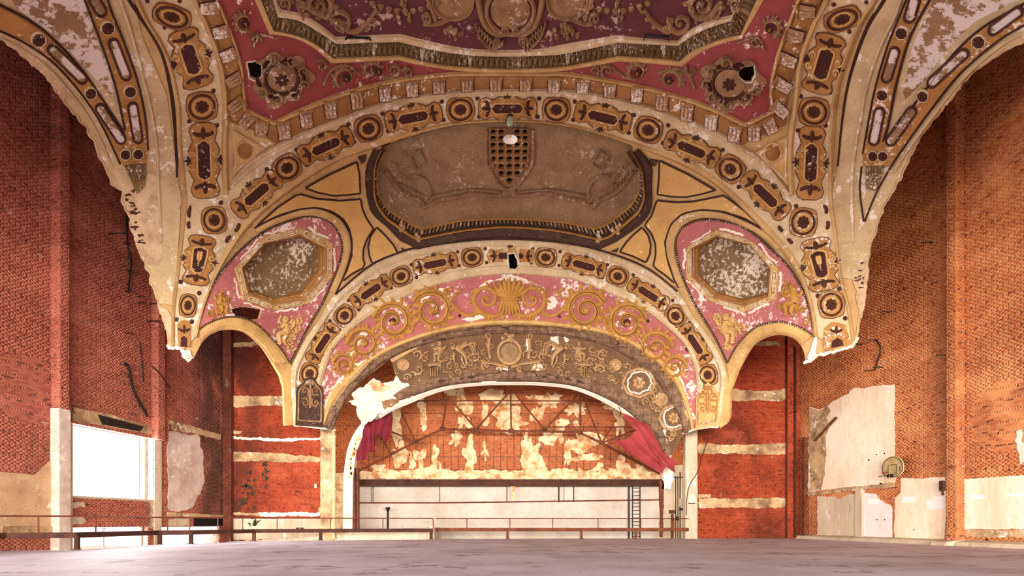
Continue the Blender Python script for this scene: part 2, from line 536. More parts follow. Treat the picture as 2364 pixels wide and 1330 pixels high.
class G:
    """relief on a surface: drawn points with a height above it (metres), mapped to 3-D in one go"""
    def __init__(s, S=None):
        s.S = S or VS
        s.q, s.h, s.d, s.f, s.sm, s.n = [], [], [], [], [], 0
    def add(s, q, h, faces, smooth=True, dep=0.0):
        q = np.asarray(q, float)
        s.q.append(q)
        s.h.append(np.broadcast_to(np.asarray(h, float), (len(q),)))
        s.d.append(np.broadcast_to(np.asarray(dep, float), (len(q),)))
        s.f += [tuple(i + s.n for i in f) for f in faces]
        s.sm += [smooth] * len(faces)
        s.n += len(q)
        return s
    def ridge(s, path, wd, H, base=0.0, m=5, dep=0.0):
        path = np.asarray(path, float)[:, :2]
        n = len(path)
        t = np.gradient(path, axis=0)
        t /= np.maximum(np.linalg.norm(t, axis=1), 1e-9)[:, None]
        nr = np.stack([-t[:, 1], t[:, 0]], -1)
        wd = np.broadcast_to(np.asarray(wd, float), (n,))
        k = np.linspace(-1, 1, m)
        hp = np.sqrt(np.maximum(0, 1 - k * k)) if m > 3 else np.array([0, 1, 0])
        q = path[:, None] + nr[:, None] * (k[None, :, None] * wd[:, None, None])
        Hh = np.broadcast_to(np.asarray(H, float), (n,))
        h = base + Hh[:, None] * hp[None]
        fc = [(i * m + j, i * m + j + 1, (i + 1) * m + j + 1, (i + 1) * m + j) for i in range(n - 1) for j in range(m - 1)]
        return s.add(q.reshape(-1, 2), h.reshape(-1), fc, True, dep)
    def strip(s, a, b, prof, step=9, dep=None):
        ra, rb = rails(a, b, step)
        return s.strip2(ra, rb, prof, dep)
    def strip2(s, ra, rb, prof, dep=None):
        n, m = len(ra), len(prof)
        t = np.array([p[0] for p in prof])
        h = np.array([p[1] for p in prof])
        q = ra[:, None] * (1 - t)[None, :, None] + rb[:, None] * t[None, :, None]
        fc = [(i * m + j, i * m + j + 1, (i + 1) * m + j + 1, (i + 1) * m + j) for i in range(n - 1) for j in range(m - 1)]
        dd = 0.0 if dep is None else np.tile(np.array(dep, float), n)
        return s.add(q.reshape(-1, 2), np.tile(h, n), fc, False, dd)
    def dome(s, c, ax, ay, H, base=0.0, n=10, rings=3, flat=False):
        c, ax, ay = (np.array(v, float) for v in (c, ax, ay))
        q, h = [c], [base + H]
        for r in range(1, rings + 1):
            rr = r / rings
            for k in range(n):
                t = 2 * math.pi * k / n
                q.append(c + rr * (ax * math.cos(t) + ay * math.sin(t)))
                h.append(base + H * (math.sqrt(max(0, 1 - rr * rr)) if not flat else (1 if r < rings else 0)))
        fc = [(0, 1 + k, 1 + (k + 1) % n) for k in range(n)]
        for r in range(rings - 1):
            o = 1 + r * n
            fc += [(o + k, o + n + k, o + n + (k + 1) % n, o + (k + 1) % n) for k in range(n)]
        return s.add(q, h, fc, True)
    def ring(s, c, ax, ay, prof, n=24):
        c, ax, ay = (np.array(v, float) for v in (c, ax, ay))
        t = np.linspace(0, 2 * math.pi, n, endpoint=False)
        u = ax[None] * np.cos(t)[:, None] + ay[None] * np.sin(t)[:, None]
        q, h = [], []
        for r, hh in prof:
            q.append(c + u * r)
            h += [hh] * n
        fc = [(i * n + k, i * n + (k + 1) % n, (i + 1) * n + (k + 1) % n, (i + 1) * n + k) for i in range(len(prof) - 1) for k in range(n)]
        return s.add(np.vstack(q), h, fc, True)
    def poly(s, poly, h=0.0, thick=0.05, holes=(), step=14, hf=None, dep=0.0, smooth=True, fine=None):
        st = fine or step
        P = dens(poly, st)
        Hs = [dens(hh, min(st, 5)) for hh in holes]
        lo, hi = P.min(0), P.max(0)
        gx, gy = np.meshgrid(np.arange(lo[0] + step * .5, hi[0], step), np.arange(lo[1] + step * .5, hi[1], step * .9))
        gx = gx + (np.arange(gx.shape[0]) % 2)[:, None] * step * .5
        g = np.stack([gx.ravel(), gy.ravel()], -1)
        if len(g):
            k = inside(g, P)
            for hh in Hs:
                k &= ~inside(g, hh)
            g = g[k]
        vs, ed = [], []
        for L in [P] + Hs:
            o = len(vs)
            vs += [Vector((float(a), float(b))) for a, b in L]
            ed += [(o + i, o + (i + 1) % len(L)) for i in range(len(L))]
        vs += [Vector((float(a), float(b))) for a, b in g]
        rv, re, rf, *_ = delaunay_2d_cdt(vs, ed, [], 0, 1e-4)
        q = np.array([(v.x, v.y) for v in rv])
        T = np.array([f for f in rf if len(f) == 3])
        cc = q[T].mean(1)
        k = inside(cc, P)
        for hh in Hs:
            k &= ~inside(cc, hh)
        T = T[k]
        hv = np.full(len(q), float(h))
        if hf is not None:
            hv = hv + hf(q)
        s.add(q, hv, [tuple(int(i) for i in f) for f in T], smooth, dep)
        if thick > 0:
            e = {}
            for a, b, c in T:
                for x, y in ((a, b), (b, c), (c, a)):
                    e.setdefault((min(x, y), max(x, y)), []).append((x, y))
            bd = [v[0] for v in e.values() if len(v) == 1]
            qq = np.array([q[i] for ab in bd for i in (ab[0], ab[1], ab[1], ab[0])])
            h2 = np.array([v for ab in bd for v in (hv[ab[0]], hv[ab[1]], hv[ab[1]] - thick, hv[ab[0]] - thick)])
            s.add(qq, h2, [(4 * i, 4 * i + 1, 4 * i + 2, 4 * i + 3) for i in range(len(bd))], False, dep)
        return s
    def petals(s, c, ax, ay, n, r0, r1, wd, H, base=0.0, ph=0.0):
        c, ax, ay = (np.array(v, float) for v in (c, ax, ay))
        for k in range(n):
            t = ph + 2 * math.pi * k / n
            u = ax * math.cos(t) + ay * math.sin(t)
            v = -ax * math.sin(t) + ay * math.cos(t)
            s.dome(c + u * (r0 + r1) / 2, u * (r1 - r0) / 2, v * wd, H, base, 8, 2)
        return s
    def spiral(s, c, R, a0, turns, dirn, w0, H, base=0.0, n=26, sq=(1, 1), tail=None, leafy=0):
        t = np.linspace(0, 1, n)
        ang = a0 + dirn * turns * 2 * math.pi * t
        r = R * (1 - t) ** 0.85 + R * .10
        q = np.stack([c[0] + sq[0] * r * np.cos(ang), c[1] + sq[1] * r * np.sin(ang)], -1)
        wv = w0 * (1 - .55 * t)
        if tail is not None:
            tl = curve(list(tail) + [tuple(q[0])], 6)[:-1]
            q = np.vstack([tl, q])
            wv = np.concatenate([np.linspace(w0 * .5, w0, len(tl)), wv])
        s.ridge(q, wv, H, base)
        for k in range(leafy):
            i = int(len(q) * (0.04 + 0.55 * k / max(1, leafy)))
            tt = q[min(i + 1, len(q) - 1)] - q[i]
            tt /= max(np.linalg.norm(tt), 1e-6)
            nn = np.array([-tt[1], tt[0]]) * (-dirn)
            ctr = q[i] + nn * w0 * 1.15 - tt * w0 * .2
            dv = (nn * .8 - tt * .6)
            s.dome(ctr, dv * w0 * 1.35, np.array([-dv[1], dv[0]]) * w0 * .6, H * .8, base, 7, 2)
        s.last = q
        s.dome(q[-1], (w0 * .9, 0), (0, w0 * .9), H * 1.2, base, 8, 2)
        return s
    def build(s, name, m, parent=None):
        q = np.vstack(s.q)
        return mk(name, s.S.map(q, np.concatenate(s.h), np.concatenate(s.d)), s.f, m, parent, s.sm)

def wpt(S, x, y, h=0.0):
    return Vector(S.map(np.array([[x, y]], float), np.array([h]))[0])
def at(x, y, Y):
    return Vector(((x - CX) / FPX * Y, Y, EYE + (HY - y) / FPX * Y))

# ================================================================== THE HALL
def wall_x(Y, side):
    return side * (22.4 - 0.142 * Y)
WN = math.hypot(1, 0.142)
NL = (1 / WN, -0.142 / WN, 0)          # into the room from the left wall
NR = (-1 / WN, -0.142 / WN, 0)
UL = (0.142 / WN, 1 / WN, 0)           # along the left wall, away from the eye
UR = (-0.142 / WN, 1 / WN, 0)
SL = PlaneS((-22.4, 0, 0), NL)
SR = PlaneS((22.4, 0, 0), NR)
YB, YS = 34.3, 38.0
SBK = PlaneS((0, YB, 0), (0, -1, 0))
SST = PlaneS((0, YS, 0), (0, -1, 0))

def to_uv(p0, u, pts3):
    d = np.asarray(pts3) - np.array(p0)
    return np.stack([d @ np.array(u), d[:, 2]], -1)

def brick_wall(name, parent, p0, u, n, u0, u1, z0, z1, m, out_polys=(), near=None, course=0.075, L=0.225, proud=0.012, gap=0.011):
    """courses of bricks with recessed joints, a header course every sixth; the nearest 300 as pieces of their own"""
    u, n = np.array(u, float), np.array(n, float)
    rows = int((z1 - z0) / course)
    C, W, T = [], [], []
    for r in range(rows):
        hd = r % 6 == 5
        l = L / 2 if hd else L
        k = int((u1 - u0) / l) + 2
        st = u0 - (l * .5 if r % 2 else 0) - l * .2
        a = st + np.arange(k) * l + l / 2
        lo, hi = np.maximum(a - l / 2 + gap / 2, u0), np.minimum(a + l / 2 - gap / 2, u1)
        ok = hi - lo > 0.03
        lo, hi = lo[ok], hi[ok]
        C.append(np.stack([(lo + hi) / 2, np.full(len(lo), z0 + (r + .5) * course)], -1))
        W.append((hi - lo) / 2)
        T.append(np.clip(RNG.beta(2, 2.2, len(lo)) + (0.18 if hd else 0), 0, 1))
    C, W, T = np.vstack(C), np.concatenate(W), np.concatenate(T)
    ok = np.ones(len(C), bool)
    for p in out_polys:
        ok &= ~inside(C, p)
    ok &= RNG.random(len(C)) > 0.0012
    C, W, T = C[ok], W[ok], T[ok]
    hz = (course - gap) / 2
    pr = proud * RNG.uniform(.6, 1.3, len(C))
    base = np.array(p0)[None] + C[:, :1] * u[None] + np.array([0, 0, 1.0])[None] * C[:, 1:]
    def corners(idx, org):
        V = np.empty((len(idx), 8, 3))
        for j, (sx, sz, dn) in enumerate([(-1, -1, 0), (1, -1, 0), (1, 1, 0), (-1, 1, 0), (-1, -1, 1), (1, -1, 1), (1, 1, 1), (-1, 1, 1)]):
            V[:, j] = org[idx] + (sx * W[idx])[:, None] * u + np.array([0, 0, sz * hz]) + (dn * pr[idx] - (1 - dn) * 0.004)[:, None] * n
        return V
    FB = np.array([(4, 5, 6, 7), (0, 1, 5, 4), (1, 2, 6, 5), (2, 3, 7, 6), (3, 0, 4, 7)])
    idx = np.arange(len(C))
    pick = np.array([], int)
    if near is not None:
        d = np.linalg.norm(base - np.array(near)[None], axis=1)
        full = W > L * .4
        order = np.argsort(d + (~full) * 99)
        pick = order[:300]
        idx = np.setdiff1d(idx, pick)
    V = corners(idx, base).reshape(-1, 3)
    Fa = (np.arange(len(idx))[:, None, None] * 8 + FB[None]).reshape(-1, 4)
    me = bpy.data.meshes.new(name)
    me.vertices.add(len(V))
    me.vertices.foreach_set('co', V.astype(np.float32).ravel())
    me.loops.add(len(Fa) * 4)
    me.loops.foreach_set('vertex_index', Fa.astype(np.int32).ravel())
    me.polygons.add(len(Fa))
    me.polygons.foreach_set('loop_start', np.arange(0, len(Fa) * 4, 4, dtype=np.int32))
    me.update(calc_edges=True)
    a = me.attributes.new('tone', 'FLOAT', 'FACE')
    a.data.foreach_set('value', np.repeat(T[idx], 5).astype(np.float32))
    o = link(name, me, parent, m)
    o['kind'] = 'stuff'
    if len(pick):
        shared = []
        for v in range(6):
            mb = bpy.data.meshes.new('brick')
            q = np.zeros((8, 3))
            for j, (sx, sz, dn) in enumerate([(-1, -1, 0), (1, -1, 0), (1, 1, 0), (-1, 1, 0), (-1, -1, 1), (1, -1, 1), (1, 1, 1), (-1, 1, 1)]):
                q[j] = sx * (L - gap) / 2 * u + np.array([0, 0, sz * hz]) + (dn * proud * (.7 + .1 * v) - (1 - dn) * .004) * n
            mb.from_pydata([tuple(x) for x in q], [], [tuple(f) for f in FB])
            at_ = mb.attributes.new('tone', 'FLOAT', 'FACE')
            at_.data.foreach_set('value', np.full(5, v / 5.0, np.float32))
            mb.materials.append(m)
            shared.append(mb)
        for i in pick:
            b = bpy.data.objects.new('brick', shared[min(5, int(T[i] * 6))])
            b.location = base[i]
            b.parent = parent
            COL.objects.link(b)
    return o

def polyuv(S, p0, u, px):
    q = np.array(px, float)
    return to_uv(p0, u, S.map(q, np.zeros(len(q))))

def slab(name, quads, m, label):
    b = B()
    for c, sz, *ax in quads:
        b.box(c, sz, *ax)
    o = b.build(name, m)
    return tag(o, label, kind='structure')

# --- floor deck: the parking level, open along its left edge
edge = [(-24.0, -28), (-19.6, 8), (-17.6, 19.4)] + [tuple(at(x, y, FPX * EYE / (y - HY))[:2]) for x, y in ((176, 1269.5), (367, 1257.5), (440, 1256.5), (588, 1249.5), (741, 1248), (1000, 1246), (1006, 1244.2), (1610, 1243))]
fl = edge + [(12.0, YB), (17.6, YB), (26.4, -28)]
me_v = [(x, y, 0) for x, y in fl] + [(x, y, -0.45) for x, y in fl]
nfl = len(fl)
floor = mk('floor', me_v, [tuple(range(nfl))[::-1], tuple(range(nfl, 2 * nfl))] + [(i, (i + 1) % nfl, nfl + (i + 1) % nfl, nfl + i) for i in range(nfl)], M['floor'])
tag(floor, 'worn grey concrete parking deck with dark oil stains', kind='structure')
g = B().box((0, 30, -3.2), (150, 130, .3))
tag(g.build('ground', M['concrete']), 'pale concrete ground below and outside the hall', kind='structure')

# --- left wall with its window, ramp openings and piers
T0 = 0.45
def wseg(b, side, ya, yb, za, zb, t=T0, off=0.0):
    u = UL if side < 0 else UR
    n = NL if side < 0 else NR
    pa = np.array([wall_x(ya, side), ya, 0])
    pb = np.array([wall_x(yb, side), yb, 0])
    c = (pa + pb) / 2 - np.array(n) * (t / 2 - off)
    b.box((c[0], c[1], (za + zb) / 2), (t, np.linalg.norm(pb - pa), zb - za), n, u, (0, 0, 1))
ZT = 21.0
b = B()
WY0, WY1, WZ0, WZ1 = 24.15, 28.75, 2.06, 5.25
wseg(b, -1, 17.5, WY0, -3, ZT)
wseg(b, -1, WY0, WY1, WZ1, ZT)
wseg(b, -1, WY0, WY1 - .35, .78, WZ0)
wseg(b, -1, WY1 + .25, YB + .2, .72, ZT)
wseg(b, -1, WY1 - .35, WY1 + .25, -3, .8)
wseg(b, -1, WY1 + .0, WY1 + .25, .8, 5.25)
wseg(b, -1, WY1, WY1 + .25, 5.25, ZT)
wseg(b, -1, 17.2, 17.5, -3, ZT)
wseg(b, -1, -17.0, 17.2, 4.2, ZT)
wseg(b, -1, -28.0, -17.0, -3, ZT)
wseg(b, -1, -17.0, 17.2, -3, .4)
wall_left = tag(b.build('wall_left', M['mortar']), 'tall red brick side wall with a bright window, on the left', kind='structure')
p0L, p0R = (-22.4, 0, 0), (22.4, 0, 0)
def u_at(Y):
    return Y * WN
openL = [np.array([(u_at(WY0), WZ0), (u_at(WY1) + .02, WZ0), (u_at(WY1), WZ1 + .02), (u_at(WY0), WZ1)]),
         np.array([(u_at(WY1 - .35), .7), (u_at(WY1), .7), (u_at(WY1), WZ1), (u_at(WY1 - .35), WZ1)]),
         np.array([(u_at(WY0), -4), (u_at(WY1 - .35), -4), (u_at(WY1 - .35), .78), (u_at(WY0), .78)]),
         np.array([(u_at(WY1 + .25), -4), (40, -4), (40, .73), (u_at(WY1 + .25), .73)])]
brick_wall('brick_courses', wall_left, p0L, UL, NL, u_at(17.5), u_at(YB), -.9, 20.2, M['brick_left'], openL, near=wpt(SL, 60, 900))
def pier(wall, side, Y, prot, wid, za, zb, m, nm='pier'):
    n = np.array(NL if side < 0 else NR)
    u = np.array(UL if side < 0 else UR)
    c = np.array([wall_x(Y, side), Y, 0]) + u * wid / 2 + n * prot / 2
    o = B().box((c[0], c[1], (za + zb) / 2), (prot - .02, wid - .02, zb - za), n, u, (0, 0, 1)).build(nm, M['mortar'], wall)
    pf = np.array([wall_x(Y, side), Y, 0])
    brick_wall('brick_courses', o, pf + n * (prot - .01), u, n, 0, wid, za, zb, m)
    brick_wall('brick_courses', o, pf + u * .01, n, -u, 0, prot, za, zb, m)
    return o
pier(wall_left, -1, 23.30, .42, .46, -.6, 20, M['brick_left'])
pc_ = np.array([wall_x(23.30, -1), 23.30, 0]) + np.array(UL) * .23 + np.array(NL) * .21
B().box((pc_[0], pc_[1], 2.7), (.46, .50, 6.0), NL, UL).build('pier_render', M['limewash'], wall_left)
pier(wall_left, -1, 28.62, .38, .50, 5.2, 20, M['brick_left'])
PK = [0]
def patch(wall, S, poly, m, name='plaster_patch', h=.035, amp=1.6, holes=(), step=16, rag=True, label=None, thick=None):
    P = ragged(poly, amp, 4) if rag else np.array(poly, float)
    PK[0] = (PK[0] + 1) % 9
    h = h + PK[0] * .0015
    o = G(S).poly(P, h, thick or h + .02, holes, step, smooth=False).build(name, M[m] if isinstance(m, str) else m, wall)
    if label:
        o['label'] = label
    return o
class Off(PlaneS):
    pass
def offs(S, k):
    return Off(S.p0 + S.n * k, S.n)
patch(wall_left, SL, [(-60, 1095), (0, 1090), (80, 1096), (112, 1066), (124, 1058), (131, 1062), (131, 1205), (146, 1216), (60, 1222), (-60, 1226)], 'tanwall', amp=.8)
patch(wall_left, SL, [(388, 992), (420, 1000), (458, 1006), (462, 1030), (470, 1050), (468, 1085), (470, 1110), (460, 1140), (448, 1165), (432, 1178), (395, 1180), (386, 1170)], 'limewash', amp=1.6)
patch(wall_left, SL, [(168, 1158), (192, 1158), (194, 1172), (168, 1174)], 'concrete', amp=1.2)
patch(wall_left, SL, [(164, 1190), (190, 1192), (196, 1205), (185, 1210), (164, 1210)], 'concrete', amp=1.2)
patch(wall_left, SL, [(166, 940), (255, 958), (352, 985), (352, 1004), (166, 971)], 'band', 'lintel', amp=.6)
patch(wall_left, offs(SL, .05), [(226, 958), (240, 961), (330, 985), (322, 996), (236, 980)], 'steeldk', 'lintel_plate', rag=False)
patch(wall_left, SL, [(388, 970), (510, 1000), (510, 1012), (388, 990)], 'band', amp=1.2)
patch(wall_left, SL, [(386, 1182), (450, 1185), (520, 1190), (520, 1196), (386, 1192)], 'band', amp=1.0)
patch(wall_left, SL, [(447, 1196), (522, 1198), (522, 1214), (447, 1215)], 'dark', 'dark_panel', rag=False)  # flat dark panel on the wall face
patch(wall_left, SL, [(388, 1198), (437, 1198), (437, 1214), (388, 1214)], 'concrete', amp=1)
patch(wall_left, SL, [(0, 1215), (150, 1215), (160, 1228), (0, 1232)], 'band', 'ledge', amp=.8, h=.12)
# concrete post beside the window and the jamb
for nm_, y0_, y1_, za_, zb_, mm_, hh_ in (('window_post', WY1 + .02, WY1 + .5, -3, 5.2, 'concrete', .06), ('jamb', WY0 - .04, WY0 + .10, -1, 5.3, 'concrete', .05)):
    q = B()
    wseg(q, -1, y0_, y1_, za_, zb_, T0 + hh_ * 2, hh_)
    q.build(nm_, M[mm_], wall_left)
for cx_, cy_ in ((146, 945), (376, 988), (466, 1014)):
    c = wpt(SL, cx_, cy_, .45 if cx_ < 200 else .42 if cx_ < 400 else .06)
    u_ = np.array(UL)
    B().box(c, (.05, .05, .30), NL, UL).box(c + Vector((0, 0, .14)), (.05, .22, .05), NL, UL).box(c - Vector((0, 0, .14)), (.05, .22, .05), NL, UL).build('beam_end', M['rustdk'], wall_left)
win = B()
for yy in (WY0 + .02, 28.05):
    wseg(win, -1, yy, yy + .06, WZ0, WZ1, .06, -.2)
wseg(win, -1, WY0, WY1, WZ0, WZ0 + .07, .2, 0)
window_1 = tag(win.build('window_1', M['concrete']), 'wide glaring white opening in the left brick wall', kind='structure')
for px_, top_ in ((215, 1065), (284, 1110)):
    c = wpt(SL, px_, 1140, -4.0)
    bt = wpt(SL, px_, top_, -4.0)
    p = B().tube([(c.x, c.y, -3), (c.x, c.y, bt.z)], .035).box((c.x, c.y, bt.z), (.3, .08, .08)).build('utility_pole', M['cream'])
    tag(p, ('taller' if px_ < 250 else 'shorter') + ' thin pole outside the big window', 'pole')

# --- right wall
b = B()
wseg(b, 1, -28.0, YB + .2, -3, ZT)
wall_right = tag(b.build('wall_right', M['mortar']), 'tall brick side wall tinted orange for warm light, with plastered patches, on the right', kind='structure')
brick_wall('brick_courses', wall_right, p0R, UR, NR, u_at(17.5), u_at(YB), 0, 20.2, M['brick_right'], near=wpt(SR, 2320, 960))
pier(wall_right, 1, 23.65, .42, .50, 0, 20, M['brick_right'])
patch(wall_right, SR, [(1870, 939), (1896, 945), (1912, 938), (1927, 925), (1940, 918), (1963, 909), (1964, 902), (1975, 897), (1998, 897), (2020, 892), (2040, 890), (2066, 887), (2067, 1114), (2030, 1118), (1960, 1125), (1868, 1136)], 'concrete_white', amp=.9)
patch(wall_right, offs(SR, .02), [(1869, 942), (1894, 947), (1912, 938), (1920, 948), (1909, 965), (1915, 985), (1905, 1010), (1908, 1060), (1903, 1100), (1898, 1132), (1870, 1135)], 'band', amp=1.2, h=.03)
patch(wall_right, SR, [(1888, 1146), (1925, 1147), (1938, 1151), (1950, 1146), (1965, 1140), (1980, 1142), (1981, 1240), (1888, 1237)], 'concrete', amp=.7)
door_1 = patch(wall_right, SR, [(1996, 1138), (2022, 1140), (2028, 1150), (2045, 1162), (2058, 1168), (2061, 1178), (2061, 1241), (1996, 1240)], 'doorpaint', 'painted_panel', amp=.4)
patch(wall_right, SR, [(2082, 1104), (2130, 1105), (2184, 1101), (2188, 1125), (2195, 1140), (2194, 1185), (2184, 1209), (2181, 1247), (2067, 1242), (2068, 1150), (2080, 1140)], 'concrete_white', amp=.7)
patch(wall_right, SR, [(2208, 1120), (2226, 1107), (2290, 1103), (2364, 1098), (2430, 1094), (2430, 1226), (2364, 1223), (2280, 1221), (2208, 1222)], 'concrete_white', amp=.8)
patch(wall_right, SR, [(2226, 1224), (2430, 1228), (2430, 1243), (2226, 1240)], 'band', amp=1.4)
patch(wall_right, SR, [(1868, 1138), (1960, 1126), (2066, 1116), (2066, 1126), (1996, 1132), (1960, 1136), (1870, 1145)], 'band', 'broken_ledge', amp=1.0, h=.10)
patch(wall_right, SR, [(2350, 1010), (2360, 992), (2364, 1020), (2372, 1060), (2356, 1075), (2352, 1050)], 'white', amp=2.5)
patch(wall_right, SR, [(1981, 1128), (1996, 1127), (1996, 1247), (1981, 1248)], 'concrete', 'pipe_chase', h=.16, rag=False, step=30)
for k, r in enumerate([(2085, 2114, 1147, 1160), (2142, 2181, 1156, 1175), (2156, 2181, 1146, 1154), (2005, 2030, 1152, 1164), (2239, 2273, 1143, 1152), (2327, 2372, 1138, 1146)]):
    patch(wall_right, SR, [(r[0], r[2]), (r[1], r[2] - .5), (r[1], r[3]), (r[0], r[3])], 'paintwhite', 'painted_over_rectangle', h=.05, rag=False, step=40)
for (x, y, s_) in ((1902, 1020, 2), (2163, 1252, 3), (2110, 1223, 2.2), (2025, 1200, 2), (2043, 1200, 2), (2278, 1247, 3.5), (2024, 1050, 2), (2042, 1047, 2.2), (2006, 1062, 2.5), (2034, 1117, 3), (2112, 1020, 1.8), (2110, 935, 1.6), (2240, 1150, 1.5), (2330, 1085, 2), (2275, 1082, 2), (2350, 890, 2), (2280, 975, 2), (2305, 1000, 2)):
    G(offs(SR, .03)).dome((x, y), (s_, 0), (0, s_ * 1.1), .02).build('bolt_hole', M['dark'], wall_right)
# electrical box stub on the pier
c = wpt(SR, 2196, 1122, .44)
B().box(c, (.12, .26, .45), NR, UR, bev=.03).tube([c, c + Vector((-.05, -.1, -.4))], .05).build('junction_box', M['rustdk'], wall_right)
# low concrete kerb along the foot of the wall, cast in lengths
kerb = empty('baseboard_right')
tag(kerb, 'sloped concrete kerb along the foot of the right wall', kind='structure')
ys = [17.6, 19.2, 20.8, 22.2, 23.6, 24.3, 26.2, 28.0, 30.3, 32.6, 34.2]
for ya, yb in zip(ys[:-1], ys[1:]):
    pa, pb = np.array([wall_x(ya + .02, 1), ya + .02, 0]), np.array([wall_x(yb - .02, 1), yb - .02, 0])
    n = np.array(NR)
    ex = .44 if 23.5 < ya < 24.2 else 0
    V = []
    for p in (pa, pb):
        for o_, z_ in ((0, 0), (.62 + ex, 0), (.50 + ex, .16), (0, .26)):
            V.append(p + n * o_ + np.array([0, 0, z_]))
    mk('kerb_length', V, [(0, 3, 2, 1), (4, 5, 6, 7), (1, 2, 6, 5), (2, 3, 7, 6), (0, 1, 5, 4), (3, 0, 4, 7)], M['concrete'], kerb)

# --- back walls beside the proscenium, and the stage wall behind it
def back_piece(name, x0, x1, label, m):
    b = B().box(((x0 + x1) / 2, YB + .3, 9), (x1 - x0, .6, 24.0))
    o = tag(b.build(name, M['mortardk']), label, kind='structure')
    brick_wall('brick_courses', o, (0, YB, 0), (1, 0, 0), (0, -1, 0), x0, x1, -.8, 15, m)
    return o
xbl0, xbl1 = at(505, 0, YB).x, at(742, 0, YB).x
xbr0, xbr1 = at(1611, 0, YB).x, at(1850, 0, YB).x
wall_back = back_piece('wall_back', xbl0, xbl1, 'stained red brick wall left of the stage, with pale concrete bands', M['brick_back'])
wall_back2 = back_piece('wall_back', xbr0, xbr1, 'dark red brick wall right of the stage, with pale concrete bands', M['brick_back'])
for W_, lst in ((wall_back, [([(530, 914), (680, 914), (680, 937), (530, 938)], 'band'), ([(530, 1009), (740, 1013), (740, 1018), (530, 1016)], 'white'), ([(533, 1045), (600, 1046), (660, 1048), (740, 1055), (740, 1068), (600, 1066), (533, 1067)], 'band'),
                             ([(598, 1183), (740, 1183), (740, 1192), (600, 1193)], 'white'), ([(533, 1183), (600, 1184), (600, 1190), (533, 1190)], 'band'), ([(525, 1197), (740, 1196), (740, 1246), (525, 1246)], 'concrete'), ([(540, 996), (560, 996), (556, 1003), (541, 1004)], 'band'), ([(535, 790), (660, 790), (660, 800), (535, 800)], 'band')]),
                (wall_back2, [([(1660, 902), (1818, 900), (1818, 924), (1660, 925)], 'band'), ([(1612, 1026), (1818, 1024), (1818, 1048), (1612, 1049)], 'band'), ([(1612, 1140), (1640, 1140), (1640, 1148), (1612, 1150)], 'band'), ([(1612, 1151), (1817, 1149), (1817, 1162), (1800, 1172), (1612, 1173)], 'band'), ([(1690, 790), (1800, 790), (1800, 800), (1690, 800)], 'band')])):
    for pl, mm in lst:
        patch(W_, SBK, pl, mm, 'concrete_band', amp=1.3, h=.06, step=20)
for k in range(26):
    x, y = (578 + RNG.normal(0, 16), 1140 + RNG.normal(0, 24)) if k < 18 else (613 + RNG.normal(0, 4), 1095 + RNG.normal(0, 22))
    patch(wall_back, SBK, blob(x, y, RNG.uniform(2, 7), RNG.uniform(2, 6), .4, 14), 'moss', 'algae_patch', h=.016, amp=.6, thick=.014, step=6)
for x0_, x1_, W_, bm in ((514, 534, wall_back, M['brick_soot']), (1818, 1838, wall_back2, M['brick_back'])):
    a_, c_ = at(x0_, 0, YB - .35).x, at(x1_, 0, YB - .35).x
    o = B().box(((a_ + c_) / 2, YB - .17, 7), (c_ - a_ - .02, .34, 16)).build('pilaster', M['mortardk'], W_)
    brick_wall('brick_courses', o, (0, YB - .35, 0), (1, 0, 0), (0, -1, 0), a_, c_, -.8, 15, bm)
wall_stage = tag(B().box((0, YS + .3, 5.1), (34, .6, 16.6)).build('wall_stage', M['mortar']), 'rust stained brick wall at the back of the stage', kind='structure')
tag(B().box((0, YS + .3, 17.3), (34, .7, 7.8)).build('wall_stage_upper', M['dark']), 'upper wall above the stage, coloured dark for the shade behind the vault', kind='structure')  # dark colour stands for the shade seen through the vault holes
zl = at(0, 1105, YS).z
brick_wall('brick_courses', wall_stage, (0, YS, 0), (1, 0, 0), (0, -1, 0), at(735, 0, YS).x, at(1625, 0, YS).x, zl, 13.2, M['brick_stage'])
EXTRA = [(765, 1030, 8, 60)]
for (x, y, rx, ry) in [(975, 945, 10, 40), (915, 980, 13, 42), (925, 1050, 18, 24), (970, 1058, 13, 20), (1068, 930, 14, 34), (1070, 975, 14, 14), (1085, 1058, 15, 38), (1055, 1010, 12, 15), (1150, 918, 38, 16), (1172, 962, 32, 34), (1225, 1055, 22, 42), (1190, 985, 20, 12), (1330, 945, 22, 14), (1352, 1020, 36, 26), (1358, 1056, 30, 9), (1290, 1000, 10, 22), (1265, 1012, 13, 20), (1300, 975, 12, 8), (1330, 978, 9, 8), (1405, 935, 15, 11), (1430, 975, 12, 28), (1437, 1078, 16, 22), (1480, 1086, 14, 12), (1262, 922, 34, 11), (1275, 925, 18, 16), (1240, 1078, 22, 16), (1212, 1025, 8, 30), (880, 1085, 25, 8), (1005, 1060, 10, 30), (950, 1070, 8, 20), (1120, 1040, 7, 20), (1385, 1080, 12, 10), (1040, 905, 18, 8), (1240, 955, 14, 20), (1120, 960, 10, 26), (1310, 1045, 8, 30)]:
    patch(wall_stage, SST, blob(x, y, rx, ry, .34, 34), 'stagepl', h=.04, amp=1.5, step=10)
patch(wall_stage, SST, [(815, 1088), (1000, 1085), (1200, 1086), (1530, 1084), (1530, 1108), (815, 1109)], 'stagepl', amp=3.0, h=.03)
patch(wall_stage, SST, [(800, 1116), (1530, 1116), (1530, 1262), (800, 1262)], 'concrete_grey', 'concrete_dado', h=.08, rag=False, step=60)
patch(wall_stage, SST, [(735, 1090), (820, 1090), (820, 1262), (735, 1262)], 'stagepl', 'side_plaster', h=.03, amp=1, step=30)
patch(wall_stage, SST, [(1527, 1075), (1640, 1075), (1640, 1262), (1527, 1262)], 'concrete', 'side_plaster', h=.10, amp=1, step=30)
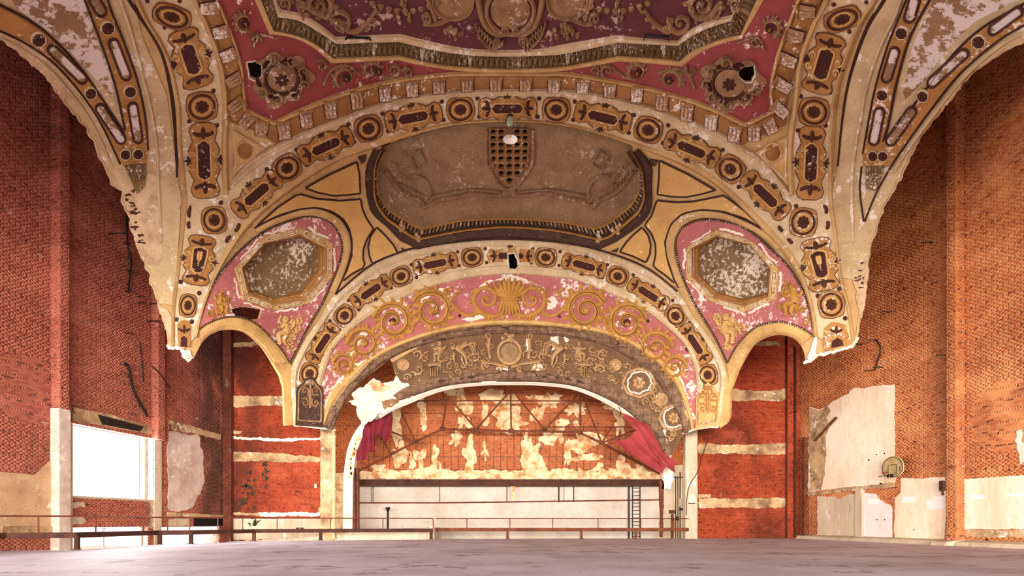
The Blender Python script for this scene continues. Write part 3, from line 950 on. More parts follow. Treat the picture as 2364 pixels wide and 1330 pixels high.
for x in (861, 857, 1015, 1170, 1302, 1325):
    G(offs(SST, .08)).ridge(np.array([(x, 1122), (x, 1160)]), .8, .02).build('conduit', M['steeldk'], wall_stage)
x0_, x1_ = at(821, 0, YS - 1).x, at(1527, 0, YS - 1).x
beam = B().box(((x0_ + x1_) / 2, YS - .9, at(0, 1115, YS - 1).z), (x1_ - x0_, .9, .42)).box(((x0_ + x1_) / 2, YS - 1.2, at(0, 1109, YS - 1).z), (x1_ - x0_, .4, .06)).box(((x0_ + x1_) / 2, YS - 1.2, at(0, 1121.5, YS - 1).z), (x1_ - x0_, .4, .06)).build('lintel_beam', M['rustdk'])
tag(beam, 'long rusted steel lintel beam above the grey stage wall', kind='structure')

# rear wall and roof close the hall; the rear is open below, as the light shows
tag(B().box((0, -28.2, 14.1), (58, .5, 14)).build('wall_rear', M['concrete']), 'upper wall behind the viewer above its open bays', kind='structure')
tag(B().box((0, -17.2, 7.2), (56, 22, .8)).build('rear_shade_slab', M['concrete']), 'added slab behind the viewer, shading the upper vault', kind='structure')  # added unseen slab; keeps rear light off the upper vault
tag(B().box((0, 6, ZT + .3), (58, 70, .6)).build('roof', M['dark']), 'dark roof deck above the plaster vault', kind='structure')

# ================================================================== THE PLASTER VAULT
HOLE_L = ragged([(570, 145), (590, 140), (607, 150), (605, 172), (590, 186), (575, 180)], 1.2, 4)
HOLE_R = ragged([(1703, 160), (1722, 152), (1740, 150), (1745, 175), (1735, 190), (1720, 192), (1705, 178)], 1.2, 4)
HOLE_P = ragged([(535, 714), (560, 708), (590, 712), (608, 716), (600, 735), (575, 740), (548, 736)], 1.6, 4)
HOLE_S = ragged([(1172, 586), (1188, 583), (1197, 600), (1202, 612), (1190, 624), (1174, 622)], .8, 4)

def sym(pts, ax=1178.0, dy=0.0):
    """a curve drawn for the left half, carried over to the right"""
    return list(pts) + [(2 * ax - p[0], p[1] + dy) + tuple(p[2:]) for p in reversed(pts)]

S1_out = [(535, 416), (575, 372), (640, 333), (711, 301), (800, 267), (882, 237), (983, 218), (1080, 209), (1179, 206), (1270, 207), (1355, 213), (1491, 244), (1564, 270), (1649, 299), (1713, 336), (1767, 374), (1825, 447)]
S1_iv0 = [(530, 440), (585, 392), (660, 345), (720, 314), (795, 283), (881, 250), (1017, 227), (1100, 222), (1176, 221), (1270, 222), (1355, 229), (1470, 255), (1580, 284), (1655, 316), (1710, 349), (1760, 390), (1822, 460)]
S1_iv1 = [(450, 778), (464, 717), (501, 616), (555, 522), (619, 460), (700, 398), (780, 355), (850, 330), (915, 310), (1051, 281), (1176, 275), (1288, 282), (1380, 302), (1457, 325), (1580, 365), (1640, 400), (1699, 447), (1784, 531), (1845, 609), (1879, 711), (1889, 778)]
S1_in = [(448, 829), (457, 778), (474, 711), (508, 629), (575, 528), (663, 450), (780, 374), (881, 339), (1017, 297), (1100, 286), (1176, 283), (1270, 288), (1355, 301), (1474, 342), (1580, 386), (1665, 440), (1753, 531), (1821, 609), (1862, 694), (1875, 775)]
S3_out = [(676, 980), (671, 897), (672, 855), (681, 831), (702, 789), (735, 741), (774, 680), (854, 614), (922, 583), (969, 571), (1075, 556), (1179, 552), (1290, 559), (1389, 579), (1491, 618), (1564, 673), (1598, 728), (1632, 772), (1662, 822), (1676, 860), (1674, 905), (1662, 985)]
S3_in = [(744, 980), (738, 910), (744, 886), (758, 840), (780, 795), (850, 735), (959, 677), (1070, 645), (1179, 634), (1290, 642), (1355, 657), (1480, 713), (1545, 762), (1580, 799), (1600, 845), (1607, 890), (1608, 920), (1604, 988)]
S4_in = [(742, 975), (758, 920), (782, 883), (871, 814), (963, 773), (1070, 746), (1179, 737), (1300, 745), (1406, 763), (1491, 803), (1560, 862), (1584, 910), (1597, 957), (1602, 988)]
S5_out = [(746, 988), (766, 940), (800, 893), (865, 829), (963, 783), (1070, 757), (1179, 749), (1300, 756), (1406, 774), (1488, 814), (1548, 868), (1575, 918), (1590, 960), (1597, 996)]
S5_in = [(771, 990), (792, 938), (834, 883), (900, 830), (975, 797), (1070, 778), (1179, 771), (1300, 778), (1400, 800), (1480, 848), (1526, 895), (1553, 938), (1568, 966), (1577, 998)]
S7_out = [(812, 1000), (830, 975), (870, 934), (905, 911), (943, 888), (1032, 868), (1134, 857), (1235, 857), (1362, 874), (1420, 896), (1485, 935), (1523, 973), (1541, 1017), (1551, 1050)]
S7_in = [(822, 1010), (842, 985), (872, 958), (905, 941), (929, 925), (1017, 894), (1100, 883), (1179, 881), (1260, 883), (1338, 895), (1420, 931), (1470, 968), (1508, 1012), (1536, 1058)]
S8_in = [(830, 1018), (850, 992), (878, 968), (908, 950), (935, 938), (1020, 905), (1100, 893), (1179, 891), (1260, 893), (1335, 905), (1415, 942), (1460, 976), (1500, 1020), (1530, 1064)]

# backing coat: the whole shell, thin, with the holes that go right through
LEFT_RAG = [(-160, 20), (0, 86), (22, 94), (54, 134), (83, 155), (112, 173), (124, 191), (134, 217), (155, 249), (180, 274), (208, 314), (227, 357), (249, 390), (263, 426), (283, 440), (290, 483), (303, 512), (315, 559), (331, 597), (340, 628), (356, 685), (363, 701), (372, 723), (382, 761), (387, 799), (402, 804), (419, 808), (432, 828), (440, 821), (448, 829)]
RIGHT_RAG = [(2540, 40), (2364, 105), (2308, 125), (2258, 162), (2227, 190), (2200, 223), (2173, 250), (2146, 288), (2112, 338), (2082, 396), (2058, 450), (2038, 491), (2021, 541), (2007, 589), (2000, 650), (1997, 694), (1987, 745), (1977, 782), (1967, 799), (1929, 809), (1892, 816), (1884, 828)]
ARCH_L = [(463, 798), (476, 782), (491, 771), (512, 763), (536, 762), (558, 766), (575, 774), (592, 788), (608, 804), (630, 837), (648, 868), (655, 895), (657, 983)]
ARCH_R = [(1665, 988), (1684, 966), (1687, 900), (1699, 865), (1712, 838), (1735, 800), (1755, 786), (1777, 777), (1795, 774), (1811, 776), (1825, 780), (1837, 787), (1848, 800), (1854, 813)]
def ragged_open(pts, amp, step):
    c = resample(np.array(pts, float), int(length(np.array(pts, float)) / step))
    j = RNG.normal(0, 1, c.shape)
    j = rough2(j, len(c), step) * amp
    j[0] = j[-1] = 0
    return [tuple(v) for v in c + j]
def smoothc(p, n=5):
    return [tuple(v) for v in curve(p, n)]
lr = ragged_open(LEFT_RAG[:24], 2.6, 7)
rr = ragged_open(RIGHT_RAG[:18], 2.0, 7)
outline = [(-160, -160)] + lr + LEFT_RAG[24:] + smoothc(ARCH_L) + [(676, 981), (744, 984), (771, 990)] + smoothc(S5_in[1:4], 4)
outline += [(905, 838), (914, 870), (908, 905)] + smoothc(S7_in[4:], 4) + [(1551, 1050), (1577, 998), (1604, 988)] + smoothc(ARCH_R)
outline += [(1858, 836), (1876, 830)] + RIGHT_RAG[:17:-1] + rr[::-1] + [(2540, -160)]
# ---- openings that are sunk: big sounding panel and the two octagons
BP_out = [(863, 342), (852, 365), (844, 390), (843, 420), (846, 448), (850, 470), (856, 487), (870, 505), (892, 523), (923, 556, 1), (945, 566), (964, 577, 1), (1037, 560), (1100, 552), (1180, 549), (1290, 559), (1382, 577, 1), (1402, 568), (1423, 559, 1), (1471, 525), (1490, 507), (1502, 487), (1506, 460), (1505, 430), (1506, 388), (1495, 365), (1473, 342)]
BP_in = [(878, 345), (868, 368), (863, 390), (861, 420), (862, 448), (866, 467), (873, 482), (890, 505), (906, 517), (926, 532, 1), (945, 545), (964, 555, 1), (1061, 535), (1120, 529), (1180, 526), (1290, 535), (1387, 556, 1), (1408, 548), (1423, 537, 1), (1460, 505), (1472, 495), (1478, 487), (1489, 458), (1487, 425), (1484, 395), (1474, 372), (1460, 350)]
BP_f = [(890, 348), (878, 368), (871, 392), (869, 420), (872, 444), (879, 458), (886, 472), (899, 487), (915, 498), (935, 508, 1), (952, 520), (974, 530, 1), (1061, 511), (1120, 507), (1180, 506), (1290, 513), (1375, 529, 1), (1393, 522), (1411, 513, 1), (1440, 490), (1452, 480), (1459, 472), (1474, 445), (1476, 425), (1473, 395), (1460, 375), (1446, 352)]
topin = [p for p in smoothc(S1_in, 6) if 862 < p[0] < 1476]
FIELD = [(q[0], q[1]) for q in curve(BP_f, 5)] + [(1470, 352), (1478, 344)] + topin[::-1] + [(862, 346), (872, 352)]
OCTL_f = [(696, 524), (766, 560), (766, 641), (708, 702), (630, 717), (560, 693), (541, 620), (604, 548)]
OCTL_i = [(691, 542), (753, 574), (753, 634), (702, 691), (630, 703), (571, 681), (557, 620), (608, 560)]
OCTL_p = [(691, 547), (733, 571), (732, 621), (693, 673), (630, 687), (579, 668), (563, 620), (612, 566)]
OCTR_f = [(1656, 529), (1737, 556), (1799, 621), (1793, 691), (1720, 721), (1643, 696), (1584, 641), (1586, 570)]
OCTR_i = [(1656, 544), (1734, 563), (1780, 621), (1776, 687), (1719, 707), (1649, 686), (1599, 639), (1599, 573)]
OCTR_p = [(1656, 549), (1732, 566), (1776, 622), (1771, 677), (1716, 690), (1656, 675), (1615, 632), (1615, 576)]
HOLES = [HOLE_L, HOLE_R, HOLE_P, HOLE_S]
FIELD_W = [(q[0], q[1]) for q in curve(BP_in, 5)] + [(1462, 341)] + [p for p in smoothc(S1_in, 6) if 876 < p[0] < 1460][::-1] + [(880, 343)]
vault = G().poly(outline, -.07, .10, HOLES + [FIELD_W, OCTL_i, OCTR_i], 22, fine=9).build('ceiling', M['tan'])
tag(vault, 'great coffered plaster vault in tan, rose and gold over the hall', kind='structure')
# ---------------------------------------------------------------- helpers for ornament
def rot90(t):
    return np.array([-t[1], t[0]])
def unit(a):
    a = np.array(a, float)
    return a / np.linalg.norm(a)
def dots(par, pts, r=4.5, name='dark_boss', S=None):
    for p in pts:
        G(S).dome(p, (r, 0), (0, r), .05, 0.0, 9, 2).build(name, M['brown'], par)
def medallion(par, c, tang, Ra, Rb, dt=True, pl='gold', skip=()):
    t = unit(tang)
    nn = rot90(t)
    ax, ay = t * Ra, nn * Rb
    th = np.linspace(0, 2 * math.pi, 32, endpoint=False)
    r = 1.17 + .07 * np.cos(4 * th + math.pi) + .03 * np.cos(8 * th)
    P = np.array(c) + (ax[None] * np.cos(th)[:, None] + ay[None] * np.sin(th)[:, None]) * r[:, None]
    o = G().poly(P, .045, .05, step=14).build('medallion', M[pl], par)
    G().ridge(np.vstack([P, P[:1]]), 1.1, .03, .035, 3).build('plate_edge', M['edge'], o)
    G().ring(c, ax, ay, [(.98, .045), (.94, .09), (.84, .09), (.79, .045)]).build('ring', M['brown'], o)
    G().ring(c, ax, ay, [(.66, .045), (.63, .075), (.58, .075), (.55, .045)], 20).build('inner_ring', M['goldlt'], o)
    g = G().petals(c, ax, ay, 8, .12, .5, .17, .06, .045)
    g.dome(c, ax * .15, ay * .15, .09, .045, 8, 2)
    g.build('rosette', M['brown'], o)
    if dt:
        pts = [np.array(c) + t * Ra * 1.42 * i + nn * Rb * .80 * j for i in (-1, 1) for j in (-1, 1)]
        dots(par, pts, max(3.4, Ra * .19))
    return o
def palmette(par, c, out, wide, H=.07, base=.05, m='brown', name='palmette'):
    """dark bud between two curling leaves; out = vector to its tip, wide = half width vector"""
    o_, w_ = np.array(out, float), np.array(wide, float)
    c = np.array(c, float)
    g = G()
    g.dome(c + o_ * .25, o_ * .75, w_ * .26, H, base, 9, 2)
    for s in (-1, 1):
        g.dome(c + w_ * .45 * s - o_ * .10, w_ * .5 * s + o_ * .12, o_ * .32, H * .8, base, 8, 2)
        g.dome(c + w_ * .88 * s + o_ * .12, w_ * .20, o_ * .28, H * .8, base, 7, 2)
    g.dome(c - o_ * .45, o_ * .35, w_ * .16, H * .7, base, 7, 2)
    return g.build(name, M[m], par)
def cartouche(par, c, tang, L, W, fin=True, taper=0.0):
    t = unit(tang)
    nn = rot90(t)
    ax, ay = t * L, nn * W
    c = np.array(c, float)
    half = [(-1.0, 0), (-1.0, .42), (-.93, .74), (-.78, .88), (-.64, .76), (-.50, .68), (-.40, .82), (-.26, .98), (-.11, .80), (0, .84)]
    up = half + [(-a, b_) for a, b_ in half[-2::-1]]
    ol = up + [(a, -b_) for a, b_ in up[-2:0:-1]]
    P = np.array([c + ax * a + ay * b_ for a, b_ in ol])
    o = G().poly(P, .05, .055, step=14, fine=6).build('cartouche', M['gold'], par)
    G().ridge(np.vstack([dens(P, 5), P[:1]]), 1.2, .03, .04, 3).build('plate_edge', M['edge'], o)
    st = [(-.52, 0), (-.50, .16), (-.46, .19), (-.46, .30), (-.38, .38), (.38, .38), (.46, .30), (.46, .19), (.50, .16), (.52, 0)]
    st = [(a, b_ * (1 + taper * a)) for a, b_ in st]
    loop = st + [(a, -b_) for a, b_ in st[-2:0:-1]]
    LP = np.array([c + ax * a + ay * b_ for a, b_ in loop])
    G().poly(LP, .065, .02, step=12, fine=6).build('panel', M['umber'], o)
    LO = np.array([c + ax * a * 1.05 + ay * b_ * 1.12 for a, b_ in loop])
    LO = np.vstack([LO, LO[:1]])
    G().ridge(resample(LO, 40), max(1.2, W * .07), .055, .05).build('panel_rim', M['goldlt'], o)
    for s in (-1, 1):
        palmette(o, c + ax * .70 * s, ax * .20 * s, ay * .62)
    if fin:
        for s in (-1, 1):
            palmette(o, c + ay * 1.0 * s, ay * .26 * s, ax * .12, name='finial')
            g = G()
            for q in (-1, 1):
                g.spiral(c + ax * .17 * q + ay * .78 * s, W * .20, 0.5, 1.2, s * q, W * .06, .05, .05, 14)
            g.build('scroll_pair', M['goldlt'], o)
    return o

# ================================================================ back rib
rib = G().strip(S1_out, S1_iv0, [(0, -.03), (.12, .09), (.3, .12), (.5, .06), (.62, .09), (.9, .06), (1, .0)]).build('trim_1', M['ivory'])
tag(rib, 'wide ivory arch rib with round medallions, nearest across the hall', kind='structure')
SR_in = [(420, -60), (443, 0), (474, 68), (497, 135), (508, 190), (513, 270), (511, 338), (513, 450)]
RR_in = [(1940, -60), (1916, 0), (1889, 51), (1858, 135), (1845, 237), (1835, 305), (1831, 372), (1836, 450)]
SRo = [(300, -60), (338, 34), (389, 125), (416, 237), (421, 338), (430, 420), (433, 460), (426, 541), (416, 626), (406, 711), (404, 800)]
RRo = [(2045, -60), (2014, 0), (1980, 51), (1946, 135), (1926, 203), (1916, 288), (1912, 450), (1923, 541), (1936, 643), (1953, 711), (1967, 799)]
# ivory bed of the rib, between its mouldings
bed = [p for p in smoothc(S1_iv0)] + [(1836, 450)] + [tuple(p) for p in curve(S1_iv1)[::-1] if p[1] < 520] + [(513, 450)]
G().poly(bed, 0.0, .04, [HOLE_S], 14).build('ivory_bed', M['ivory'], rib)
G().strip(S1_iv1, S1_in[1:], [(0, -.02), (.15, .08), (.4, .12), (.7, .05), (1, -.06)]).build('inner_moulding', M['tan'], rib)
G().strip([(x, y) for x, y in S1_in[4:16]], [(x, y + 5) for x, y in S1_in[4:16]], [(0, -.02), (.5, -.10), (1, -.2)]).build('soffit_edge', M['brown'], rib)
L1 = [(662, 386), (850, 295), (1063, 252), (1284, 252), (1497, 298), (1687, 389)]
C1 = [(592, 447), (751, 335), (954, 269), (1172, 249), (1392, 269), (1598, 342), (1768, 450)]
mid = curve([((a[0] + b_[0]) / 2, (a[1] + b_[1]) / 2) for a, b_ in zip(resample(curve(S1_iv0), 60), resample(curve([p for p in S1_iv1 if p[1] < 530]), 60))])
def tangent(c):
    i = int(np.argmin(np.linalg.norm(mid - np.array(c), axis=1)))
    return mid[min(i + 3, len(mid) - 1)] - mid[max(i - 3, 0)]
for c in L1:
    medallion(rib, c, tangent(c), 29, 26.5)
for c in C1:
    cartouche(rib, c, tangent(c), 67, 29)

# ================================================================ side ribs (towards the viewer) with the shared pendentive foot
def side_rib(name, label, outer, inner, foot, meds, carts, sgn):
    """outer = towards the side wall, inner = towards the centre"""
    bedp = [tuple(v) for v in curve(outer)] + foot + [tuple(v) for v in curve(inner)[::-1]]
    o = G().poly(bedp, .005, .05, (), 15, fine=9).build(name, M['ivory'])
    tag(o, label, kind='structure')
    for (c, tg, ra, rb) in meds:
        medallion(o, c, tg, ra, rb, dt=False)
    for (c, tg, L, W) in carts:
        cartouche(o, c, tg, L, W)
    return o
footL = [(424, 806)] + [tuple(v) for v in curve(S1_iv1) if v[1] > 470 and v[0] < 1000]
footR = [(1929, 806)] + [tuple(v) for v in curve(S1_iv1)[::-1] if v[1] > 450 and v[0] > 1500]
ribL = side_rib('trim_2', 'ivory side rib with medallions rising at left toward the viewer', SRo, SR_in, footL,
    [((396, 36), (1, .35), 42, 24), ((466, 245), (.1, 1), 31, 33), ((494, 508), (.1, 1), 28, 26), ((434, 706), (-.1, 1), 24, 18)],
    [((440, 133), (.33, 1), 70, 43), ((472, 370), (.04, 1), 88, 38)], 1)
ribR = side_rib('trim_3', 'ivory side rib with medallions rising at right toward the viewer', RRo, RR_in, footR,
    [((1945, 42), (-1, .35), 40, 24), ((1879, 257), (-.08, 1), 30, 32), ((1855, 513), (-.1, 1), 30, 28), ((1919, 704), (.1, 1), 28, 27)],
    [((1902, 145), (-.3, 1), 70, 42), ((1872, 376), (-.04, 1), 86, 36)], -1)
dots(ribL, [(380, 63), (452, 69), (427, 201), (493, 209), (437, 280), (501, 289), (510, 468), (417, 651), (460, 677), (408, 738), (443, 743), (340, 2), (415, 2)], 6)
dots(ribR, [(1889, 79), (1961, 73), (1849, 222), (1916, 213), (1842, 301), (1906, 290), (1838, 476), (1888, 683), (1938, 667), (1951, 735), (1925, 10), (2000, 5)], 6)
for par, kid in ((ribL, [(440, 474, 436, 496, 441, 500), (437, 510, 435, 520, 438, 528), (553, 515, 548, 528, 541, 534), (533, 544, 525, 552, 522, 560)]), (ribR, [(1901, 472, 1908, 484, 1906, 494), (1910, 510, 1912, 520, 1908, 530), (1797, 521, 1803, 530, 1808, 534), (1818, 550, 1826, 558, 1829, 563)])):
    for k in kid:
        G().ridge(curve([(k[0], k[1]), (k[2], k[3]), (k[4], k[5])], 5), [1.5, 3.5, 4.6, 5, 5, 4.6, 4.6, 4.8, 4.6, 3.5, 1.5], .06).build('kidney_boss', M['brown'], par)
def shield_cart(par, c, tang, L, W):
    o = cartouche(par, c, tang, L, W, fin=True, taper=-.25)
    t = unit(tang)
    g = G()
    for k in range(7):
        rr_ = (3.6, 4.2, 3.8, 3.2, 2.8, 2.4, 2.0)[k]
        p = np.array(c) + t * (k - 3.6) * 5.0
        if k < 4:
            g.dome(p + rot90(t) * 3, (rr_, 0), (0, rr_), .05, .065, 7, 2)
            g.dome(p - rot90(t) * 3, (rr_, 0), (0, rr_), .05, .065, 7, 2)
        else:
            g.dome(p, (rr_, 0), (0, rr_), .05, .065, 7, 2)
    g.build('grape_drop', M['goldlt'], o)
shield_cart(ribL, (459, 601), (-.16, 1), 58, 36)
shield_cart(ribR, (1893, 611), (.20, 1), 62, 40)
def foot_plaque(par, P, arch, tip):
    o = G().poly(ragged(P, .8, 5), .06, .07, step=12).build('foot_plaque', M['gold'], par)
    G().poly(arch, .075, .02, step=8).build('niche', M['umber'], o)
    palmette(o, tip, (0, -13), (13, 0), m='brown')
    return o
foot_plaque(ribL, [(411, 775), (409, 750), (416, 742), (426, 739), (437, 744), (441, 755), (441, 785), (436, 800), (412, 800)], [(417, 800), (417, 782), (424, 775), (431, 782), (431, 800)], (425, 762))
foot_plaque(ribR, [(1903, 800), (1901, 780), (1905, 756), (1918, 744), (1935, 745), (1952, 752), (1958, 775), (1965, 796), (1940, 804), (1918, 810), (1908, 810)], [(1920, 803), (1922, 788), (1932, 780), (1944, 786), (1947, 798)], (1931, 764))
# mouldings either side of the side ribs and the dark grooves beyond
for par, oo, gr, kx in ((ribL, SRo, [(276, -60), (298, 0), (355, 85), (382, 145), (399, 237), (407, 338), (408, 410)], -1), (ribR, RRo, [(2072, -60), (2041, 0), (2004, 61), (1977, 129), (1956, 203), (1943, 288), (1934, 384)], 1)):
    a_ = curve(oo)
    n_ = len(a_)
    wv = np.linspace(14, 9, n_)
    G().strip2(a_, a_ + np.stack([kx * wv, np.zeros(n_)], -1), [(0, 0), (.2, .07), (.5, .12), (.8, .05), (1, .0)]).build('edge_moulding', M['tan'], par)
    gg = curve(gr)
    G().ridge(gg, np.linspace(6.5, 2.6, len(gg)), .10, -.06).build('dark_groove', M['groove'], par)
for par, ii, kx in ((ribL, SR_in, 1), (ribR, RR_in, -1)):
    a_ = curve(ii)
    G().strip2(a_, a_ + np.array([kx * 15.0, 0]), [(0, 0), (.2, .07), (.5, .14), (.8, .12), (1, .0)]).build('inner_edge_moulding', M['tan'], par)
# corner triangles with a small shield
for par, tri, sc in ((ribL, [(538, 300), (612, 342), (540, 404)], (566, 348)), (ribR, [(1819, 312), (1744, 352), (1818, 428)], (1784, 352))):
    P = np.array(tri, float)
    cen = P.mean(0)
    o = G().poly(P, .03, .05, step=14).build('corner_panel', M['goldlt'], par)
    q = cen + (P - cen) * .82
    G().ridge(resample(np.vstack([q, q[:1]]), 40), 2.2, .05, .03).build('panel_rim', M['ivory'], o)
    G().dome(sc, (17, 0), (0, 19), .10, .03, 14, 3).build('shield', M['frieze'], o)
    G().ring(sc, (17, 0), (0, 20), [(1.25, .03), (1.2, .08), (1.08, .08), (1.0, .03)], 18).build('shield_rim', M['goldlt'], o)

# ================================================================ bracket frieze round the rose ceiling
FR_o = [(440, -40), (453, 0), (487, 68), (511, 135), (525, 203), (530, 281, 1), (585, 302), (638, 332, 1), (711, 300), (800, 266), (882, 236), (983, 217), (1080, 208), (1179, 205), (1270, 206), (1355, 212), (1491, 243), (1564, 269), (1649, 298), (1712, 335, 1), (1764, 310), (1815, 288, 1), (1825, 203), (1845, 135), (1869, 68), (1896, 0), (1910, -40)]
FR_i = [(490, -40), (504, 0), (528, 58), (548, 112), (562, 169), (569, 250, 1), (600, 265), (633, 280, 1), (711, 243), (800, 210), (915, 182), (1034, 168), (1100, 166), (1179, 166), (1250, 167), (1321, 169), (1457, 192), (1564, 219), (1649, 249), (1720, 284, 1), (1752, 270), (1781, 256, 1), (1777, 203), (1791, 135), (1814, 68), (1841, 0), (1858, -40)]
ra_, rb_ = rails(FR_o, FR_i, 9)
fz = G().strip2(ra_, rb_, [(0, .0), (.08, .05), (.12, .01), (.3, .05), (.55, .08), (.75, .07), (.85, .03), (.9, .10), (1, .02)]).build('trim_4', M['frieze'])
tag(fz, 'ochre bracket frieze curving round the rose ceiling', kind='structure')
G().strip2(rb_ * .9 + ra_ * .1, rb_ * 1.03 - ra_ * .03, [(0, .10), (.2, .14), (.6, .15), (.9, .12), (1, .0)]).build('cap_moulding', M['tan'], fz)
BR = [(482, 12), (509, 68), (526, 122), (540, 181), (547, 240), (572, 276), (605, 294), (655, 297), (705, 271), (761, 249), (822, 228), (887, 212), (951, 201), (1013, 195), (1079, 191), (1145, 190), (1213, 190), (1279, 193), (1345, 196), (1408, 205), (1472, 215), (1531, 233), (1588, 255), (1644, 277), (1697, 305), (1740, 303), (1776, 289), (1799, 252), (1806, 193), (1819, 134), (1835, 76), (1862, 20), (458, -36), (1888, -30)]
for c in BR:
    i = int(np.argmin(np.linalg.norm((ra_ + rb_) / 2 - np.array(c), axis=1)))
    v = rb_[i] - ra_[i]
    W_ = np.linalg.norm(v)
    v = v / W_
    u_ = rot90(v)
    c = np.array(c, float)
    hw, hl = 13.0, min(W_ * .42, 20)
    P = [c - u_ * hw - v * hl, c + u_ * hw - v * hl, c + u_ * hw * 1.15 + v * hl, c - u_ * hw * 1.15 + v * hl]
    o = G().poly(P, .12, .14, step=9).build('bracket', M['console'], fz)
    G().ridge(resample(np.array(P + P[:1], float), 32), 1.5, .05, .08, 3).build('bracket_edge', M['umber'], o)
    g = G()
    for k in (-.62, 0, .62):
        g.ridge(np.linspace(c + u_ * hw * k - v * hl * .95, c + u_ * hw * k * 1.1 + v * hl * .7, 6), [2.0, 3.6, 4.0, 4.0, 3.8, 3.0], [.03, .07, .09, .10, .10, .08], .11)
    g.build('acanthus_leaf', M['console'], o)
    G().ridge(np.linspace(c - u_ * hw * 1.3 + v * hl * 1.02, c + u_ * hw * 1.3 + v * hl * 1.02, 4), 3.2, .07, .12).build('bracket_cap', M['frieze'], o)

# ================================================================ rose fields, leaf cornice and plum ceiling
LC0 = [(570, -40), (588, 0), (621, 79, 1), (650, 82), (682, 89), (722, 109), (763, 145, 1), (840, 141), (920, 137, 1), (986, 152), (1088, 165), (1180, 168), (1250, 166), (1307, 161), (1429, 140, 1), (1500, 145), (1576, 152, 1), (1605, 130), (1637, 112), (1680, 97), (1713, 89, 1), (1764, 0), (1785, -40)]
LC1 = [(585, -40), (603, 0), (631, 69, 1), (665, 76), (707, 89), (738, 107), (769, 132, 1), (845, 129), (920, 126, 1), (1011, 146), (1095, 154), (1180, 157), (1250, 155), (1307, 151), (1429, 127, 1), (1500, 132), (1571, 138, 1), (1600, 115), (1637, 99), (1675, 86), (1710, 79, 1), (1746, 0), (1765, -40)]
LC2 = [(618, -40), (628, 0), (638, 36, 1), (665, 40), (694, 48), (737, 74), (775, 99, 1), (850, 95), (920, 93, 1), (1011, 114), (1095, 125), (1180, 127), (1250, 125), (1307, 121), (1429, 94, 1), (1500, 98), (1568, 102, 1), (1590, 87), (1611, 74), (1650, 58), (1688, 46, 1), (1710, 0), (1728, -40)]
LC3 = [(630, -40), (640, 0), (649, 20, 1), (675, 25), (702, 33), (742, 58), (775, 84, 1), (850, 80), (923, 77, 1), (1037, 104), (1100, 112), (1180, 114), (1250, 111), (1307, 100), (1424, 80, 1), (1500, 88), (1566, 93, 1), (1578, 80), (1591, 69), (1637, 46), (1690, 33, 1), (1705, 0), (1718, -40)]
rose = [tuple(v) for v in rb_] + [tuple(v) for v in curve(LC0)[::-1]]
rosef = G().poly(rose, .0, .05, [HOLE_L, HOLE_R], 16).build('rose_field', M['rose'], vault)
l0, l1 = rails(LC0, LC1, 9)
l2, l3 = rails(LC2, LC3, 9)
co = G().strip2(l0, l1, [(0, .0), (.1, .06), (.5, .09), (.9, .10), (1, .04)]).build('lower_fillet', M['tan'], vault)
n_ = 240
def rs(c):
    return resample(curve(c), n_)
leafbed = G()
a1, a2 = rails(LC1, LC2, 9)
leafbed.strip2(a1, a2, [(0, -.02), (.3, -.06), (.7, -.02), (1, .05)])
cor = leafbed.build('trim_5', M['leaf'])
tag(cor, 'lobed cornice of dark upright leaves round the plum ceiling', kind='structure')
tot = length((a1 + a2) / 2)
d_ = np.concatenate([[0], np.cumsum(np.linalg.norm(np.diff((a1 + a2) / 2, axis=0), axis=1))])
for k in range(int(tot / 12.5)):
    s_ = (k + .5) * 12.5
    p = np.array([np.interp(s_, d_, a1[:, 0]), np.interp(s_, d_, a1[:, 1])])
    q = np.array([np.interp(s_, d_, a2[:, 0]), np.interp(s_, d_, a2[:, 1])])
    v = q - p
    u_ = rot90(unit(v))
    g = G()
    g.ridge(np.stack([p + v * t for t in (.02, .25, .5, .75, .95)]), [2.6, 4.6, 5.0, 5.0, 4.0], [.02, .09, .11, .12, .10], -.02)
    g.ridge(np.stack([p + v * t for t in (.05, .5, .9)]), .9, .14, -.01, 3)
    for s in (-1, 1):
        g.dome(p + v * .86 + u_ * 3.6 * s, u_ * 2.2, unit(v) * 4.2, .12, .08, 6, 2)
    g.build('leaf', M['leaf'] if k % 9 else M['console'], cor)
G().strip2(l2, l3, [(0, .06), (.15, .12), (.5, .14), (.8, .11), (1, .02)]).build('upper_fillet', M['ivory'], cor)
plum = [tuple(v) for v in l3] + [(1700, -160), (640, -160)]
plumf = G().poly(plum, .02, .05, (), 20).build('plum_field', M['purple'], vault)
for pts in ([(795, 84), (800, 78), (850, 79), (855, 85)], [(1488, 84), (1489, 73), (1545, 76), (1546, 88)]):
    G().ridge(np.array(pts, float), 1.3, .10, .12, 3).build('iron_bar', M['black'], vault)

def scroll(par, name, m, c, R, a0, turns, d, w0, H=.09, base=.02, tail=None, leafy=5, sq=(1, 1)):
    return G().spiral(c, R, a0, turns, d, w0, H, base, 26, sq, tail, leafy).build(name, M[m], par)
def flower(par, c, R, n=7, m='brown', mc='goldlt', base=.02, name='flower'):
    o = G().petals(c, (R, 0), (0, R), n, .25, 1.0, .30, .07, base).build(name, M[m], par)
    G().dome(c, (R * .32, 0), (0, R * .32), .12, base, 9, 2).build('flower_eye', M[mc], o)
    return o
def roundel(par, name, m, c, R, prof, H=1.0, sq=1.0):
    return G().ring(c, (R, 0), (0, R * sq), prof).build(name, M[m], par)
